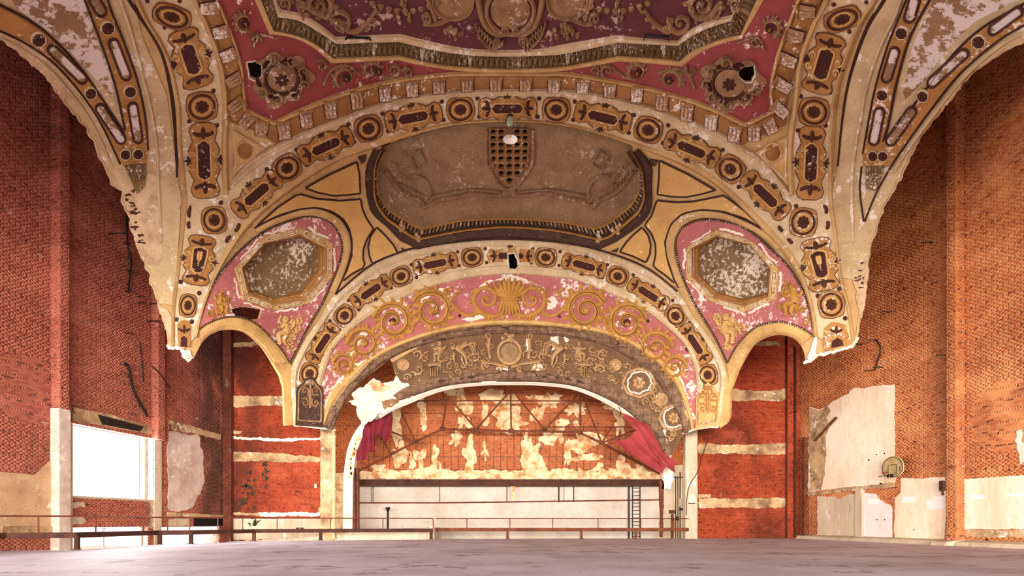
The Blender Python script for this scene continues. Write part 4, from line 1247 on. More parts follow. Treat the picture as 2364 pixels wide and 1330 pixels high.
# big rosettes in the corner fields
for cx_, cy_, sx, hole in ((648, 180, 1, HOLE_L), (1690, 190, -1, HOLE_R)):
    th = np.linspace(0, 2 * math.pi, 60, endpoint=False)
    rad = 60 + 7 * np.cos(7 * th) + 6 * np.cos(3 * th + 1)
    P = np.stack([cx_ + rad * 1.12 * np.cos(th), cy_ + rad * .98 * np.sin(th)], -1)
    o = G().poly(P, .06, .06, [hole], 12, fine=6)
    cc = None
    o = o.build('corner_rosette', M['relief'], vault)
    g = G()
    for k in range(9):
        t = 2 * math.pi * k / 9 + .3
        p = (cx_ + 52 * math.cos(t) * 1.08, cy_ + 46 * math.sin(t))
        if inside(np.array([p]), hole * 1.0)[0] or np.linalg.norm(np.array(p) - hole.mean(0)) < 26:
            continue
        g.spiral(p, 12, t + 2.4, 1.1, sx, 4.0, .13, .06, 14, leafy=3)
    g.build('scroll_wreath', M['relief'], o)
    for k in range(6):
        t = 2 * math.pi * k / 6 + .8
        p = np.array((cx_ + 47 * math.cos(t) * 1.08, cy_ + 43 * math.sin(t)))
        if np.linalg.norm(p - hole.mean(0)) > 28:
            u1 = np.array((math.cos(t + 1.2), math.sin(t + 1.2)))
            G().dome(p, u1 * 11, rot90(u1) * 5, .14, .06, 9, 2).dome(p + u1 * 9 + rot90(u1) * 3, u1 * 5, rot90(u1) * 4, .14, .06, 8, 2).build('dark_leaf', M['umber'], o)
    if sx > 0:
        G().ring((cx_ + 3, cy_), (40, 0), (0, 38), [(1.03, .06), (.98, .15), (.88, .15), (.82, .06)]).build('wreath_ring', M['brown'], o)
        G().dome((cx_ + 3, cy_), (33, 0), (0, 31), .07, .06, 24, 4).build('dish', M['goldlt'] if False else M['relief'], o)
    else:
        t_ = np.linspace(.55, 5.35, 26)
        G().ridge(np.stack([cx_ - 5 + 38 * np.cos(t_), cy_ + 36 * np.sin(t_)], -1), 4.2, .10, .06).build('wreath_ring', M['brown'], o)
        D = np.stack([cx_ - 5 + 33 * np.cos(th), cy_ + 31 * np.sin(th)], -1)
        G().poly(D, .10, .05, [hole], 10).build('dish', M['goldlt'] if False else M['relief'], o)
    G().petals((cx_ + 3 - (9 if sx < 0 else 0), cy_ + 2), (16, 0), (0, 15), 7, .1, 1, .28, .06, .12).build('star_flower', M['brown'], o)
    G().ridge(np.vstack([ragged(hole, .4, 5), hole[:1]]), 1.8, .05, .0).build('broken_rim', M['white'], vault)
# scrollwork either side of the rosettes
SCR = [(855, 160, 17, .3, -1), (796, 176, 19, 2.2, 1), (908, 160, 11, 1, -1), (562, 45, 17, 1.2, 1), (590, 88, 9, .4, -1), (740, 150, 10, 4, 1),
       (1474, 163, 17, 2.4, 1), (1548, 182, 19, .6, -1), (1402, 160, 11, 2, 1), (1780, 60, 17, 1.2, -1), (1745, 95, 9, .4, 1), (1598, 160, 10, 4, -1), (945, 163, 8, 1, 1), (1372, 160, 8, 1, -1)]
for (x, y, r, a0, d) in SCR:
    scroll(vault, 'scroll', 'relief', (x, y), r * 1.25, a0, 1.1, d, r * .27, .12, leafy=8)
for (x, y) in ((872, 159), (797, 177), (563, 47), (1474, 163), (1547, 182), (1781, 61)):
    flower(vault, (x, y), 10.5, 7, 'brown', 'frieze', .12)
for pts in ([(585, 105), (600, 80), (640, 88)], [(745, 195), (765, 160), (800, 150), (830, 170)], [(1765, 115), (1748, 85), (1700, 100)], [(1605, 205), (1590, 170), (1560, 158), (1520, 165)], [(1410, 150), (1440, 175), (1470, 182)], [(940, 152), (905, 175), (880, 180)]):
    G().ridge(curve(pts), 2.6, .08, .02).build('vine', M['relief'], vault)
# plum ceiling relief: cartouche, fruit, volutes and garlands
car = G().dome((1178, 22), (46, 0), (0, 44), .10, .05, 26, 4).build('oval_shield', M['relief'], plumf)
G().ring((1178, 22), (50, 0), (0, 48), [(1.0, .05), (1.05, .16), (1.14, .16), (1.2, .05)], 30).build('shield_rim', M['relief'], plumf)
for s in (-1, 1):
    g = G()
    X = lambda x: 1178 + s * (1178 - x)
    g.ridge(curve([(X(1100), -30), (X(1108), 20), (X(1122), 58), (X(1150), 76), (X(1172), 70)]), 7, .12, .03)
    g.spiral((X(1165), 66), 9, 1, 1.3, s, 3, .12, .05, 16)
    g.spiral((X(1149), 92), 11, 0, 1.3, -s, 3.4, .12, .05, 16, tail=[(X(1095), 45), (X(1110), 85), (X(1135), 108)])
    g.build('strapwork', M['relief'], plumf)
    sp_ = [(X(1003), -40), (X(1000), 8), (X(1022), 36), (X(1058), 40), (X(1086), 24), (X(1094), -10), (X(1094), -40)]
    o = G().poly(sp_, .04, .05, (), 14).build('side_tablet', M['relief'], plumf)
    G().ridge(curve(sp_), 3.2, .10, .03).build('tablet_rim', M['relief'], o)
    g = G()
    for k in range(7):
        a_ = np.array((X(1104) + (X(1150) - X(1104)) * k / 7, 55 + 45 * k / 7))
        g.ridge(np.stack([a_, a_ + np.array((s * -4.0, 12.0)), a_ + np.array((s * 2, 22.0))]), [2.2, 3.6, 1.2], .09, .03)
    g.build('leaf_spray', M['relief'], plumf)
    g = G()
    for k in range(16):
        p = (X(1046) + RNG.normal(0, 11), 68 + RNG.normal(0, 9))
        r_ = RNG.uniform(4, 7)
        g.dome(p, (r_, 0), (0, r_), .14, .03, 9, 2)
    g.build('fruit_cluster', M['relief'], plumf)
    g = G()
    g.spiral((X(982), 38), 12, 2, 1.4, s, 4, .14, .03, 18, tail=[(X(1040), 38), (X(1010), 50)])
    g.ridge(curve([(X(1005), 42), (X(995), 10), (X(980), -20)]), 6, .12, .03)
    g.build('volute', M['relief'], plumf)
    g = G()
    g.spiral((X(735), 8), 30, 1, 1.6, s, 8, .16, .03, 24, tail=[(X(700), 40), (X(690), 5)], leafy=6)
    g.spiral((X(785), 50), 26, 3.6, 1.3, -s, 6, .13, .03, 22, tail=[(X(870), 15), (X(845), 50), (X(810), 70)], leafy=7)
    g.build('great_scroll', M['relief'], plumf)
    g = G()
    for k in range(12):
        p = (X(930) + RNG.normal(0, 5 + k * .3), -10 + k * 5.2)
        r_ = RNG.uniform(3, 6)
        g.dome(p, (r_, 0), (0, r_ * 1.3), .12, .03, 7, 2)
    g.build('garland_drop', M['relief'], plumf)
    g = G()
    for k in range(9):
        t = k / 8
        p = (X(860) + (X(1010) - X(860)) * t, 5 + 18 * math.sin(t * 3.14))
        g.dome(p, (8, 0), (0, 6), .12, .03, 8, 2)
    g.build('festoon', M['relief'], plumf)
    g = G()
    g.spiral((X(655), 2), 14, 1, 1.2, s, 5, .14, .03, 16, leafy=5)
    g.build('small_scroll', M['relief'], plumf)

# ================================================================ tympanum: yellow panels round the sunk sounding panel
LL = [(774, 679), (788, 650), (796, 630), (806, 600), (811, 572), (808, 545), (800, 525), (787, 507), (769, 494), (746, 484), (724, 480), (700, 482), (676, 488), (636, 502), (610, 514), (587, 527)]
LR = [(1566, 664), (1554, 638), (1546, 613), (1538, 588), (1536, 562), (1540, 540), (1549, 519), (1562, 504), (1578, 494), (1598, 488), (1620, 485), (1669, 490), (1720, 509), (1763, 532), (1806, 570)]
tyo = [tuple(v) for v in curve(S1_in) if v[1] < 524] + [tuple(v) for v in curve(LR[:-1])[::-1]] + [tuple(v) for v in curve(S3_out)[::-1] if v[1] < 662] + [tuple(v) for v in curve(LL)]
tym = G().poly(tyo, -.02, .04, [FIELD_W], 18, fine=9).build('trim_6', M['tan'])
tag(tym, 'curved yellow panelled wall under the arch with a large sunk brown panel', kind='structure')
G().strip(BP_out, BP_in, [(0, .0), (.06, .08), (.14, .03), (.5, .07), (.86, .03), (1, .09)]).build('carved_band', M['carved'], tym)
G().strip(BP_in, [(x + (1178 - x) * .012, y - 4 if len(p) < 3 else y - 5, *p[2:]) for p in BP_in for x, y in [p[:2]]], [(0, .05), (.3, .14), (.7, .14), (1, .02)]).build('gold_fillet', M['gilt'], tym)
# sloping inner frieze with little consoles, down to the sunk field
ia, ib = rails(BP_in, BP_f, 7)
G().strip2(ia * .8 + ib * .2, ib, [(0, .03), (.5, .0), (1, .0)], dep=[0, .3, .55]).build('inner_frieze', M['carved'], tym)
G().ridge(ib, 2.0, .06, 0, 5, .52).build('inner_bead', M['gilt'], tym)
d_ = np.concatenate([[0], np.cumsum(np.linalg.norm(np.diff((ia + ib) / 2, axis=0), axis=1))])
for k in range(int(d_[-1] / 9.2)):
    s_ = (k + .5) * 9.2
    p = np.array([np.interp(s_, d_, ia[:, 0]), np.interp(s_, d_, ia[:, 1])])
    q = np.array([np.interp(s_, d_, ib[:, 0]), np.interp(s_, d_, ib[:, 1])])
    if p[1] < 385:
        continue
    v = q - p
    g = G()
    u_ = rot90(unit(v)) * 2.2
    pts = np.stack([p + v * .25 - u_, p + v * .25 + u_, p + v * .95 + u_, p + v * .95 - u_, p + v * .25 - u_ * .6, p + v * .25 + u_ * .6, p + v * .95 + u_ * .6, p + v * .95 - u_ * .6])
    g.add(pts, [.0, .0, .0, .0, .10, .10, .12, .12], [(4, 5, 6, 7), (0, 1, 5, 4), (1, 2, 6, 5), (2, 3, 7, 6), (3, 0, 4, 7)], False, [.15, .15, .5, .5] * 2)
    g.build('little_console', M['console'] if k % 4 in (1, 3) else M['relief'], tym)
for c in ((929, 535), (965, 558), (1384, 560), (1421, 541)):
    g = G()
    for k in range(4):
        g.dome((c[0] + RNG.normal(0, 3), c[1] - 4 - k * 6), (6 - k * .6, 0), (0, 6), .14, .02, 9, 2)
    g.build('corner_leaf', M['console'], tym)
GR = [(1131, 296), (1220, 296), (1222, 330), (1219, 372), (1208, 392), (1196, 412), (1184, 424), (1176, 428), (1168, 424), (1156, 412), (1142, 390), (1133, 368), (1130, 330)]
field = G().poly(FIELD, 0, .03, [[(x + (1175 - x) * .08, y + (355 - y) * .05) for x, y in GR]], 14, dep=.55).build('sunk_field', M['field'], tym)
gh = []
for r, y in enumerate((304, 318, 334, 350, 366, 383, 400, 416)):
    xs = [1138, 1157, 1176, 1194, 1213] if r < 6 else ([1157, 1176, 1194] if r == 6 else [1176])
    for x in xs:
        gh.append([(x + 7.2 * math.cos(a), y + 6.6 * math.sin(a)) for a in np.linspace(0, 2 * math.pi, 11)[:-1]])
gr = G().poly(GR, .03, .16, gh, 30, dep=.50, fine=8, smooth=False).build('speaker_grille', M['relief'], tym)
for hh in gh:
    c = np.array(hh).mean(0)
    G().ring(c, (6.6, 0), (0, 6.0), [(.98, .03), (1.08, .055), (1.28, .055), (1.36, .03)], 10).ring(c, (6.6, 0), (0, 6.0), [(1.0, .03), (.97, -.25)], 10) if False else None
g = G()
for hh in gh:
    c = np.array(hh).mean(0)
    g.ring(c, (7.2, 0), (0, 6.6), [(1.0, -.10), (1.0, .03), (1.06, .06), (1.2, .06), (1.28, .03)], 12)
g.d = [np.full(len(a), .5) for a in g.q]
g.build('hole_rims', M['frieze'], gr)['kind'] = 'stuff'
G().ridge(np.array(curve([(1124, 300), (1122, 340), (1124, 378), (1136, 400), (1152, 424), (1175, 438), (1200, 424), (1218, 398), (1229, 378), (1232, 340), (1230, 300)])), 4, .07, 0, 5, .5).build('grille_frame', M['relief'], tym)
# faint strapwork on the sunk field
def fr(path, w_, H=.06, name='strapwork', m='field'):
    return G().ridge(curve(path), w_, H, 0, 5, .5).build(name, M[m], field)
for k, s in enumerate((0, 1)):
    X = (lambda x: x) if not s else (lambda x: 2351 - x)
    fr([(X(1170), 452), (X(1130), 452), (X(1095), 447), (X(1060), 455), (X(1010), 464), (X(980), 478, 1), (X(968), 462), (X(940), 452), (X(918), 435), (X(900), 410), (X(890), 395)], 5, .09, m='relief')
    fr([(X(1168), 446), (X(1120), 440), (X(1070), 440), (X(1015), 450), (X(990), 456)], 2.5, .08)
    fr([(X(945), 408), (X(965), 408), (X(985), 420), (X(993), 440), (X(992), 452)], 4.5, .08)
    fr([(X(925), 425), (X(950), 440), (X(975), 452)], 3, .06)
    for (x, y, r) in ((X(926), 409, 11), (X(907), 383, 11), (X(990), 459, 7), (X(972), 474, 5)):
        G().ring((x, y), (r, 0), (0, r * .85), [(1.1, 0), (1.0, .10), (.75, .10), (.6, .03), (.35, .03), (.25, .09), (0.02, .11)], 16).build('boss', M['relief'], field)
    g = G()
    for i in range(16):
        t = i / 15
        g.dome((X(888 + 60 * t) + RNG.normal(0, 3), 395 + 52 * t + RNG.normal(0, 3)), (5, 0), (0, 4.2), .10, 0, 7, 2)
    g.d = [np.full(len(a), .5) for a in g.q]
    o = g.build('garland', M['relief'], field)
    P = [(X(948), 360), (X(968), 345), (X(985), 378), (X(962), 392)]
    gg = G()
    gg.ridge(resample(np.array(P + P[:1], float), 24), 2.5, .08, 0, 5, .5)
    gg.build('tablet_frame', M['relief'], field)
g = G()
g.ridge(curve([(1160, 446), (1190, 446)]), 8, .1, 0, 5, .5)
g.build('clasp', M['relief'], field)
# yellow panels, each with its dark outline
YP = [[(823, 373), (829, 400), (831, 446), (800, 449), (770, 451), (735, 444), (704, 433), (760, 402)],
      [(832, 459), (836, 482), (846, 505), (862, 528), (848, 550), (838, 575), (838, 600), (843, 616), (812, 632), (786, 652), (800, 626), (812, 590), (812, 556), (805, 525), (790, 503), (765, 487), (730, 478), (690, 482), (645, 495), (592, 521), (640, 478), (688, 446), (730, 458), (785, 463)],
      [(870, 525), (888, 542), (908, 565), (918, 584), (888, 595), (860, 608), (853, 592), (850, 570), (856, 545)],
      [(1523, 370), (1590, 402), (1652, 438), (1620, 447), (1585, 454), (1550, 453), (1518, 448), (1522, 410)],
      [(1517, 462), (1560, 467), (1600, 465), (1645, 456), (1672, 450), (1720, 486), (1762, 528), (1720, 503), (1670, 487), (1620, 483), (1577, 492), (1549, 517), (1535, 560), (1542, 605), (1560, 655), (1535, 634), (1508, 616), (1514, 590), (1514, 565), (1505, 540), (1488, 520), (1505, 497)],
      [(1482, 525), (1496, 543), (1502, 565), (1500, 588), (1491, 606), (1462, 592), (1431, 581), (1445, 560), (1462, 542)]]
for P in YP:
    c = curve(P + [P[0]], 4) if False else np.array(P + [P[0]], float)
    c = np.vstack([c])
    o = G().poly(P, .04, .07, (), 14, fine=8).build('yellow_panel', M['yellow'], tym)
    G().ridge(resample(c, 70), 2.4, .05, .03, 3).build('dark_outline', M['groove'], o)
for P in ([(826, 362), (846, 356), (843, 372), (834, 378)], [(1500, 366), (1520, 370), (1512, 384), (1500, 378)], [(926, 571), (940, 578), (948, 580), (928, 584)], [(1408, 580), (1428, 572), (1424, 583)]):
    o = G().poly(P, .03, .04, (), 10).build('corner_spandrel', M['carved'], tym)
c_ = curve([p for p in S3_out if p[1] < 690])
G().ridge(c_, 2.6, .06, .02, 3).build('dark_outline', M['groove'], tym)

# ================================================================ octagon bays, left and right
def bay(name, label, loop, pink_l, pink_r, bottom, frame, inner, plate, sx, hole, arch_o, arch_i):
    lp = curve(loop)
    o = G().strip2(lp, np.array([lp[i] + (np.array(frame).mean(0) - lp[i]) * .13 for i in range(len(lp))]), [(0, .0), (.2, .07), (.5, .09), (.85, .05), (1, .0)]).build(name, M['tan'])
    tag(o, label, kind='structure')
    pk = [tuple(v) for v in curve(pink_l)] + [tuple(v) for v in curve(pink_r)] + [tuple(v) for v in curve(arch_o)]
    hl = [inner] + ([hole] if hole is not None else [])
    G().poly(pk, .01, .05, hl, 12, fine=7).build('rose_field', M['pink'], o)
    for c in (curve(pink_l), curve(pink_r), curve(arch_o)):
        if length(c) < 30:
            continue
        db = G().ridge(c, 3.0, .06, .0, 3).build('dark_bead', M['groove'], o)
        g = G()
        for p in resample(c, int(length(c) / 5.5)):
            g.dome(p, (2.0, 0), (0, 2.0), .05, .05, 5, 1)
        g.build('bead_row', M['leaf'], db)['kind'] = 'stuff'
    G().ridge(lp, 2.2, .06, .0, 3).build('dark_outline', M['groove'], o)
    # arch band with rolled profile
    a, b_ = curve(arch_o), curve(arch_i)
    n = 40
    a, b_ = resample(a, n), resample(b_, n)
    if np.linalg.norm(a[0] - b_[0]) > np.linalg.norm(a[0] - b_[-1]):
        b_ = b_[::-1]
    G().strip2(a, b_, [(0, -.02), (.12, .08), (.35, .12), (.6, .10), (.85, .02), (1, -.15)]).build('arch_band', M['goldlt'], o)
    # octagon frame with eight scroll panels, stepped reveal, and the tarnished plate
    F_, I_, P_ = (np.array(k, float) for k in (frame, inner, plate))
    Fc, Ic, Pc = (np.vstack([k, k[:1]]) for k in (F_, I_, P_))
    G().strip2(np.vstack([resample(Fc[i:i + 2], 5)[:-1] for i in range(8)] + [Fc[:1]]), np.vstack([resample(Ic[i:i + 2], 5)[:-1] for i in range(8)] + [Ic[:1]]), [(0, .0), (.06, .10), (.16, .06), (.8, .06), (.88, .14), (1, .10)]).build('octagon_frame', M['tan'], o)
    def oc(A_):
        return np.vstack([resample(A_[i:i + 2], 5)[:-1] for i in range(8)] + [A_[:1]])
    G().strip2(oc(Ic), oc(Pc), [(0, .10), (.0, .0), (.35, .0), (.4, .0), (.7, .0), (1, .0)], dep=[0, .18, .2, .45, .48, .85]).build('stepped_reveal', M['gold'], o)
    G().poly(P_, 0, .02, (), 14, dep=.84).build('silvered_plate', M['silver'], o)
    cen = F_.mean(0)
    for i in range(8):
        a0, a1 = F_[i], F_[(i + 1) % 8]
        b0, b1 = I_[i], I_[(i + 1) % 8]
        m0, m1 = a0 * .55 + b0 * .45, a1 * .55 + b1 * .45
        v = m1 - m0
        wv = np.linalg.norm((a0 + a1) / 2 - (b0 + b1) / 2)
        g, gf = G(), G()
        for k, (t0, t1) in enumerate(((.10, .47), (.53, .90))):
            p, q = m0 + v * t0, m0 + v * t1
            c = (p + q) / 2
            uv, nv = (q - p) / 2, rot90(unit(v)) * wv * .30
            lpp = np.array([c + uv * x + nv * y for x, y in ((-1, -.5), (-.7, -1), (.7, -1), (1, -.5), (1, .5), (.7, 1), (-.7, 1), (-1, .5), (-1, -.5))])
            gf.poly(lpp[:-1], .10, .04, (), 12, fine=5)
            g.ridge(resample(lpp, 20), 1.5, .05, .09, 3)
            e = c + uv * (.62 if k == 0 else -.62)
            g.dome(e, unit(v) * wv * .22, rot90(unit(v)) * wv * .22, .06, .10, 8, 2)
            g.ridge(np.stack([c - uv * .6, c, c + uv * .5]), [1, 2.2, 1.2], .05, .10)
        gf.build('panel_ground', M['gold'], o)
        g.build('scroll_panel', M['ivory'], o)
        e_ = np.linspace(a0, a1, 12) + (np.linspace(a0, a1, 12) - cen) * .045
        i0 = RNG.integers(0, 4)
        G().ridge(ragged_open([tuple(v) for v in e_[i0:i0 + 8]], 1.6, 4), RNG.uniform(2.0, 4.2), .02, .005, 3).build('bare_patch', M['white'], o)
    return o
LL = [(774, 679), (788, 650), (796, 630), (806, 600), (811, 572), (808, 545), (800, 525), (787, 507), (769, 494), (746, 484), (724, 480), (700, 482), (676, 488), (636, 502), (610, 514), (587, 527)]
PLR = [(670, 838), (687, 804), (711, 756), (741, 705), (771, 641), (786, 598), (790, 572), (788, 555), (782, 538), (772, 522), (759, 511), (740, 503), (720, 500), (698, 502), (675, 508), (646, 518), (620, 530), (575, 560), (530, 605), (494, 656), (473, 705), (458, 752)]
bayL = bay('trim_7', 'rose spandrel bay with a silvered octagon coffer, on the left', LL, PLR, [(458, 752), (459, 757), (460, 760)], None, OCTL_f, OCTL_i, OCTL_p, 1, HOLE_P,
           [(460, 762), (475, 750), (494, 741), (512, 735), (530, 732), (560, 734), (585, 744), (608, 762), (645, 801), (660, 822), (670, 840)], ARCH_L[:10])
LR = [(1566, 664), (1554, 638), (1546, 613), (1538, 588), (1536, 562), (1540, 540), (1549, 519), (1562, 504), (1578, 494), (1598, 488), (1620, 485), (1669, 490), (1720, 509), (1763, 532), (1806, 570)]
PRR = [(1876, 758), (1872, 730), (1864, 700), (1849, 664), (1820, 616), (1777, 573), (1750, 548), (1720, 527), (1695, 517), (1669, 511), (1648, 507), (1626, 507), (1606, 510), (1589, 517), (1575, 526), (1566, 539), (1561, 552), (1560, 566), (1563, 590), (1574, 633), (1603, 699), (1634, 750), (1657, 790), (1679, 838)]
bayR = bay('trim_8', 'rose spandrel bay with a silvered octagon coffer, on the right', LR, PRR, [(1679, 838), (1680, 837), (1681, 836)], None, OCTR_f, OCTR_i, OCTR_p, -1, None,
           [(1682, 834), (1692, 814), (1703, 796), (1720, 776), (1737, 761), (1752, 752), (1769, 747), (1800, 743), (1834, 751), (1855, 760), (1876, 774)], ARCH_R[2:-1])
for pts, par in (([(657, 983), (656, 940), (655, 895), (648, 868), (630, 837), (670, 838), (671, 860), (670, 897), (676, 981)], bayL), ([(1665, 988), (1684, 966), (1687, 900), (1699, 865), (1705, 848), (1680, 838), (1676, 860), (1674, 905), (1662, 985)], bayR)):
    G().poly(pts, .03, .22, (), 10, fine=6).build('arch_foot', M['goldlt'], par)
for P, par in (([(1862, 828), (1876, 790), (1887, 770), (1886, 800), (1880, 826), (1870, 838)], bayR),):
    G().poly(ragged(P, 1.2, 4), .04, .1, (), 10).build('broken_edge', M['white'], par)
# relief figures and scroll fields in the lower corners of the bays
def putto(par, c, s, flip=1, m='gilt', lean=0.0, base=.03, name='relief_figure'):
    """small seated child in low relief, one continuous body"""
    f = flip
    q = lambda x, y: (c[0] + f * x * s, c[1] + y * s)
    g = G()
    g.dome(q(0, -17), (4.6 * s, 0), (0, 5.2 * s), .13, base, 12, 3)
    g.ridge(curve([q(0, -13), q(-.5, -8), q(-1.5, -2), q(-1, 3)]), [2.6 * s] + [4.6 * s] * 7 + [6.0 * s] * 8 + [6.2 * s] * 9, .15, base)
    g.ridge(curve([q(-4, -10), q(-9, -7), q(-12, -11), q(-13, -15)]), np.linspace(2.6, 1.5, 25) * s, .11, base + .03)
    g.ridge(curve([q(3, -10), q(8, -6), q(12, -7), q(15, -9)]), np.linspace(2.6, 1.5, 25) * s, .12, base + .03)
    g.ridge(curve([q(-1, 3), q(6, 3), q(11, 5), q(11, 12), q(10, 18), q(13, 20)]), np.linspace(4.2, 1.6, 41) * s, .14, base + .02)
    g.ridge(curve([q(-2, 4), q(2, 9), q(3, 15), q(0, 20), q(-3, 22)]), np.linspace(4.0, 1.5, 33) * s, .13, base)
    g.ridge(curve([q(-3, -19), q(0, -22), q(4, -19)]), 1.6 * s, .15, base)
    return g.build(name, M[m], par)
def vinefield(par, poly, n, m='gilt', r=8, name='scroll_leafwork'):
    P = np.array(poly, float)
    lo, hi = P.min(0), P.max(0)
    k = 0
    tries = 0
    while k < n and tries < 400:
        tries += 1
        p = lo + RNG.random(2) * (hi - lo)
        if inside(p[None], P)[0]:
            G().spiral(p, r * RNG.uniform(.7, 1.1), RNG.uniform(0, 6), 1.1, RNG.choice([-1, 1]), r * .24, .08, .02, 16, leafy=4).build(name, M[m], par)
            k += 1
putto(bayL, (658, 764), 1.5, -1, 'goldlt')
vinefield(bayL, [(640, 735), (705, 735), (668, 808)], 14, 'goldlt', 9)
vinefield(bayL, [(478, 740), (500, 670), (530, 690), (525, 725)], 9, 'gilt', 9)
putto(bayL, (508, 700), 1.2, 1, 'gilt')
putto(bayR, (1676, 760), 1.6, 1, 'goldlt')
vinefield(bayR, [(1645, 725), (1722, 745), (1680, 815)], 15, 'goldlt', 9)
putto(bayR, (1832, 696), 1.6, -1, 'gilt')
vinefield(bayR, [(1808, 640), (1850, 690), (1868, 745), (1830, 735), (1800, 730)], 14, 'gilt', 9)

# ================================================================ second rib with medallions
ra3, rb3 = rails(S3_out, S3_in, 9)
# shared parametrisation by equal sampling
ra3, rb3 = resample(curve(S3_out), 150), resample(curve(S3_in), 150)
rib3 = G().strip2(ra3, rb3, [(0, -.02), (.06, .09), (.12, .13), (.19, .05), (.21, .0), (.74, .0), (.76, .05), (.86, .11), (.95, .06), (1, -.06)])
keep = []
Q = np.vstack(rib3.q)
rib3.f = [f for f in rib3.f if not inside(Q[list(f)].mean(0)[None], HOLE_S)[0]]
rib3.sm = [False] * len(rib3.f)
rib3 = rib3.build('trim_9', M['ivory'])
tag(rib3, 'smaller ivory arch rib with round medallions, over the rose scroll band', kind='structure')
mid3 = (ra3 + rb3) / 2
def tan3(c):
    i = int(np.argmin(np.linalg.norm(mid3 - np.array(c), axis=1)))
    return mid3[min(i + 2, 149)] - mid3[max(i - 2, 0)]
M3 = [(714, 863), (795, 728), (926, 638), (1090, 594), (1260, 594), (1426, 638), (1560, 729), (1635, 866)]
C3 = [(744, 792), (856, 673), (1005, 609), (1348, 613), (1497, 679), (1606, 794)]
for i, c in enumerate(M3):
    e = i in (0, 7)
    medallion(rib3, c, tan3(c), 22.5, 20, dt=not e)
for c in C3:
    cartouche(rib3, c, tan3(c), 52, 22)
# the broken cartouche at the crown: two halves survive either side of the hole
for s in (-1, 1):
    x0 = 1180 + s * 34
    P = [(1180 + s * 56, 590), (1180 + s * 50, 574), (1180 + s * 34, 578), (1180 + s * 20, 574), (1180 + s * 19, 606), (1180 + s * 34, 604), (1180 + s * 50, 608)]
    o = G().poly(P, .05, .055, (), 12, fine=6).build('broken_cartouche', M['gold'], rib3)
    palmette(o, (1180 + s * 40, 591), (s * 10, 0), (0, 13))
    if s < 0:
        G().poly([(1150, 590), (1153, 584), (1170, 583), (1171, 598), (1153, 597)], .065, .02, (), 10).build('panel', M['umber'], o)
G().poly([(1198, 585), (1205, 585), (1209, 590), (1206, 597), (1199, 597)], .065, .02, (), 10).build('panel', M['umber'], rib3)
palmette(rib3, (1177, 568), (0, -6), (7, 0), name='finial')
G().ridge(np.vstack([HOLE_S, HOLE_S[:1]]), 1.8, .04, .0).build('broken_rim', M['white'], rib3)
# carved foot plaques
for P, m_ in (([(681, 905), (686, 893), (698, 884), (704, 874), (714, 868), (724, 874), (730, 886), (742, 897), (745, 912), (744, 985), (680, 981)], 'relief'), ([(1610, 918), (1616, 908), (1626, 902), (1630, 890), (1637, 882), (1645, 890), (1650, 902), (1660, 908), (1664, 918), (1659, 980), (1608, 990)], 'gold')):
    P = np.array(P, float)
    o = G().poly(P, .14, .22, (), 10, fine=6).build('foot_plaque', M['carved'] if m_ == 'relief' else M['goldlt'], rib3)
    c = P.mean(0) + np.array([0, 10])
    q = c + (P - c) * .82
    G().ridge(resample(np.vstack([q, q[:1]]), 40), 1.8, .06, .14).build('plaque_rim', M[m_], o)
    g = G()
    for s in (-1, 1):
        g.spiral((c[0] + s * 12, c[1] - 12), 9, 1, 1.2, s, 2.4, .07, .14, 16, leafy=4)
        g.spiral((c[0] + s * 12, c[1] + 14), 9, 4, 1.2, -s, 2.4, .07, .14, 16, leafy=4)
    g.ridge(np.array([c + (0, 26), c, c - (0, 26)]), [3, 4, 2], .08, .14)
    g.build('plaque_scrolls', M[m_], o)
    g = G()
    for k in range(3):
        g.dome((P[:, 0].mean() + (k - 1) * 6, 884 if m_ == 'relief' else 896), (4.5, 0), (0, 5.5), .1, .14, 8, 2)
    g.build('shell_crest', M[m_], o)
# impost mouldings under the two feet
for pts, in (([(676, 983), (700, 984), (745, 987), (772, 992)],), ([(1578, 1000), (1604, 991), (1640, 984), (1660, 986)],)):
    G().ridge(ragged_open(pts, .8, 5), 2.4, .10, .04).build('broken_edge', M['white'], rib3)

# ================================================================ rose band with gilt scrolls
ra4, rb4 = resample(curve(S3_in), 140), resample(curve(S4_in), 140)
band4 = tag(G().strip2(ra4, rb4, [(0, -.04), (.1, -.01), (.5, 0), (.9, 0), (1, .01)]).build('trim_10', M['pink']), 'rose coved band of gilt acanthus scrolls over the stage arch', kind='structure')
for (x, y, R, a0, d) in [(998, 716, 42, .4, 1), (907, 741, 40, .2, 1), (838, 792, 33, 0, 1), (793, 842, 24, .2, 1), (1352, 716, 42, 2.7, -1), (1447, 744, 40, 2.9, -1), (1513, 802, 34, 3.1, -1), (1558, 850, 26, 3, -1)]:
    o = scroll(band4, 'acanthus_scroll', 'gilt', (x, y), R, a0 + (math.pi if d > 0 else math.pi), 1.75, d, R * .21, .14, .03, leafy=13)
    sg = G().spiral((x, y), R, a0 + math.pi, 1.75, d, R * .21, .14)
    G().ridge(sg.last, R * .035, .05, .15, 3).build('leaf_vein', M['edge'], o)
    if (x, y) in ((907, 741), (1447, 744)):
        flower(o, (x, y), 9, 8, 'brown', 'brown', .06)
    else:
        flower(o, (x, y), R * .26, 6, 'gilt', 'goldlt', .06)
    g = G()
    for k in range(14):
        t = k / 14 * 6.28
        g.dome((x + R * 1.02 * math.cos(t), y + R * 1.0 * math.sin(t)), np.array((math.cos(t + .8), math.sin(t + .8))) * R * .17, np.array((-math.sin(t + .8), math.cos(t + .8))) * R * .09, .09, .02, 7, 2)
    g.build('leaf_fringe', M['gilt'], o)
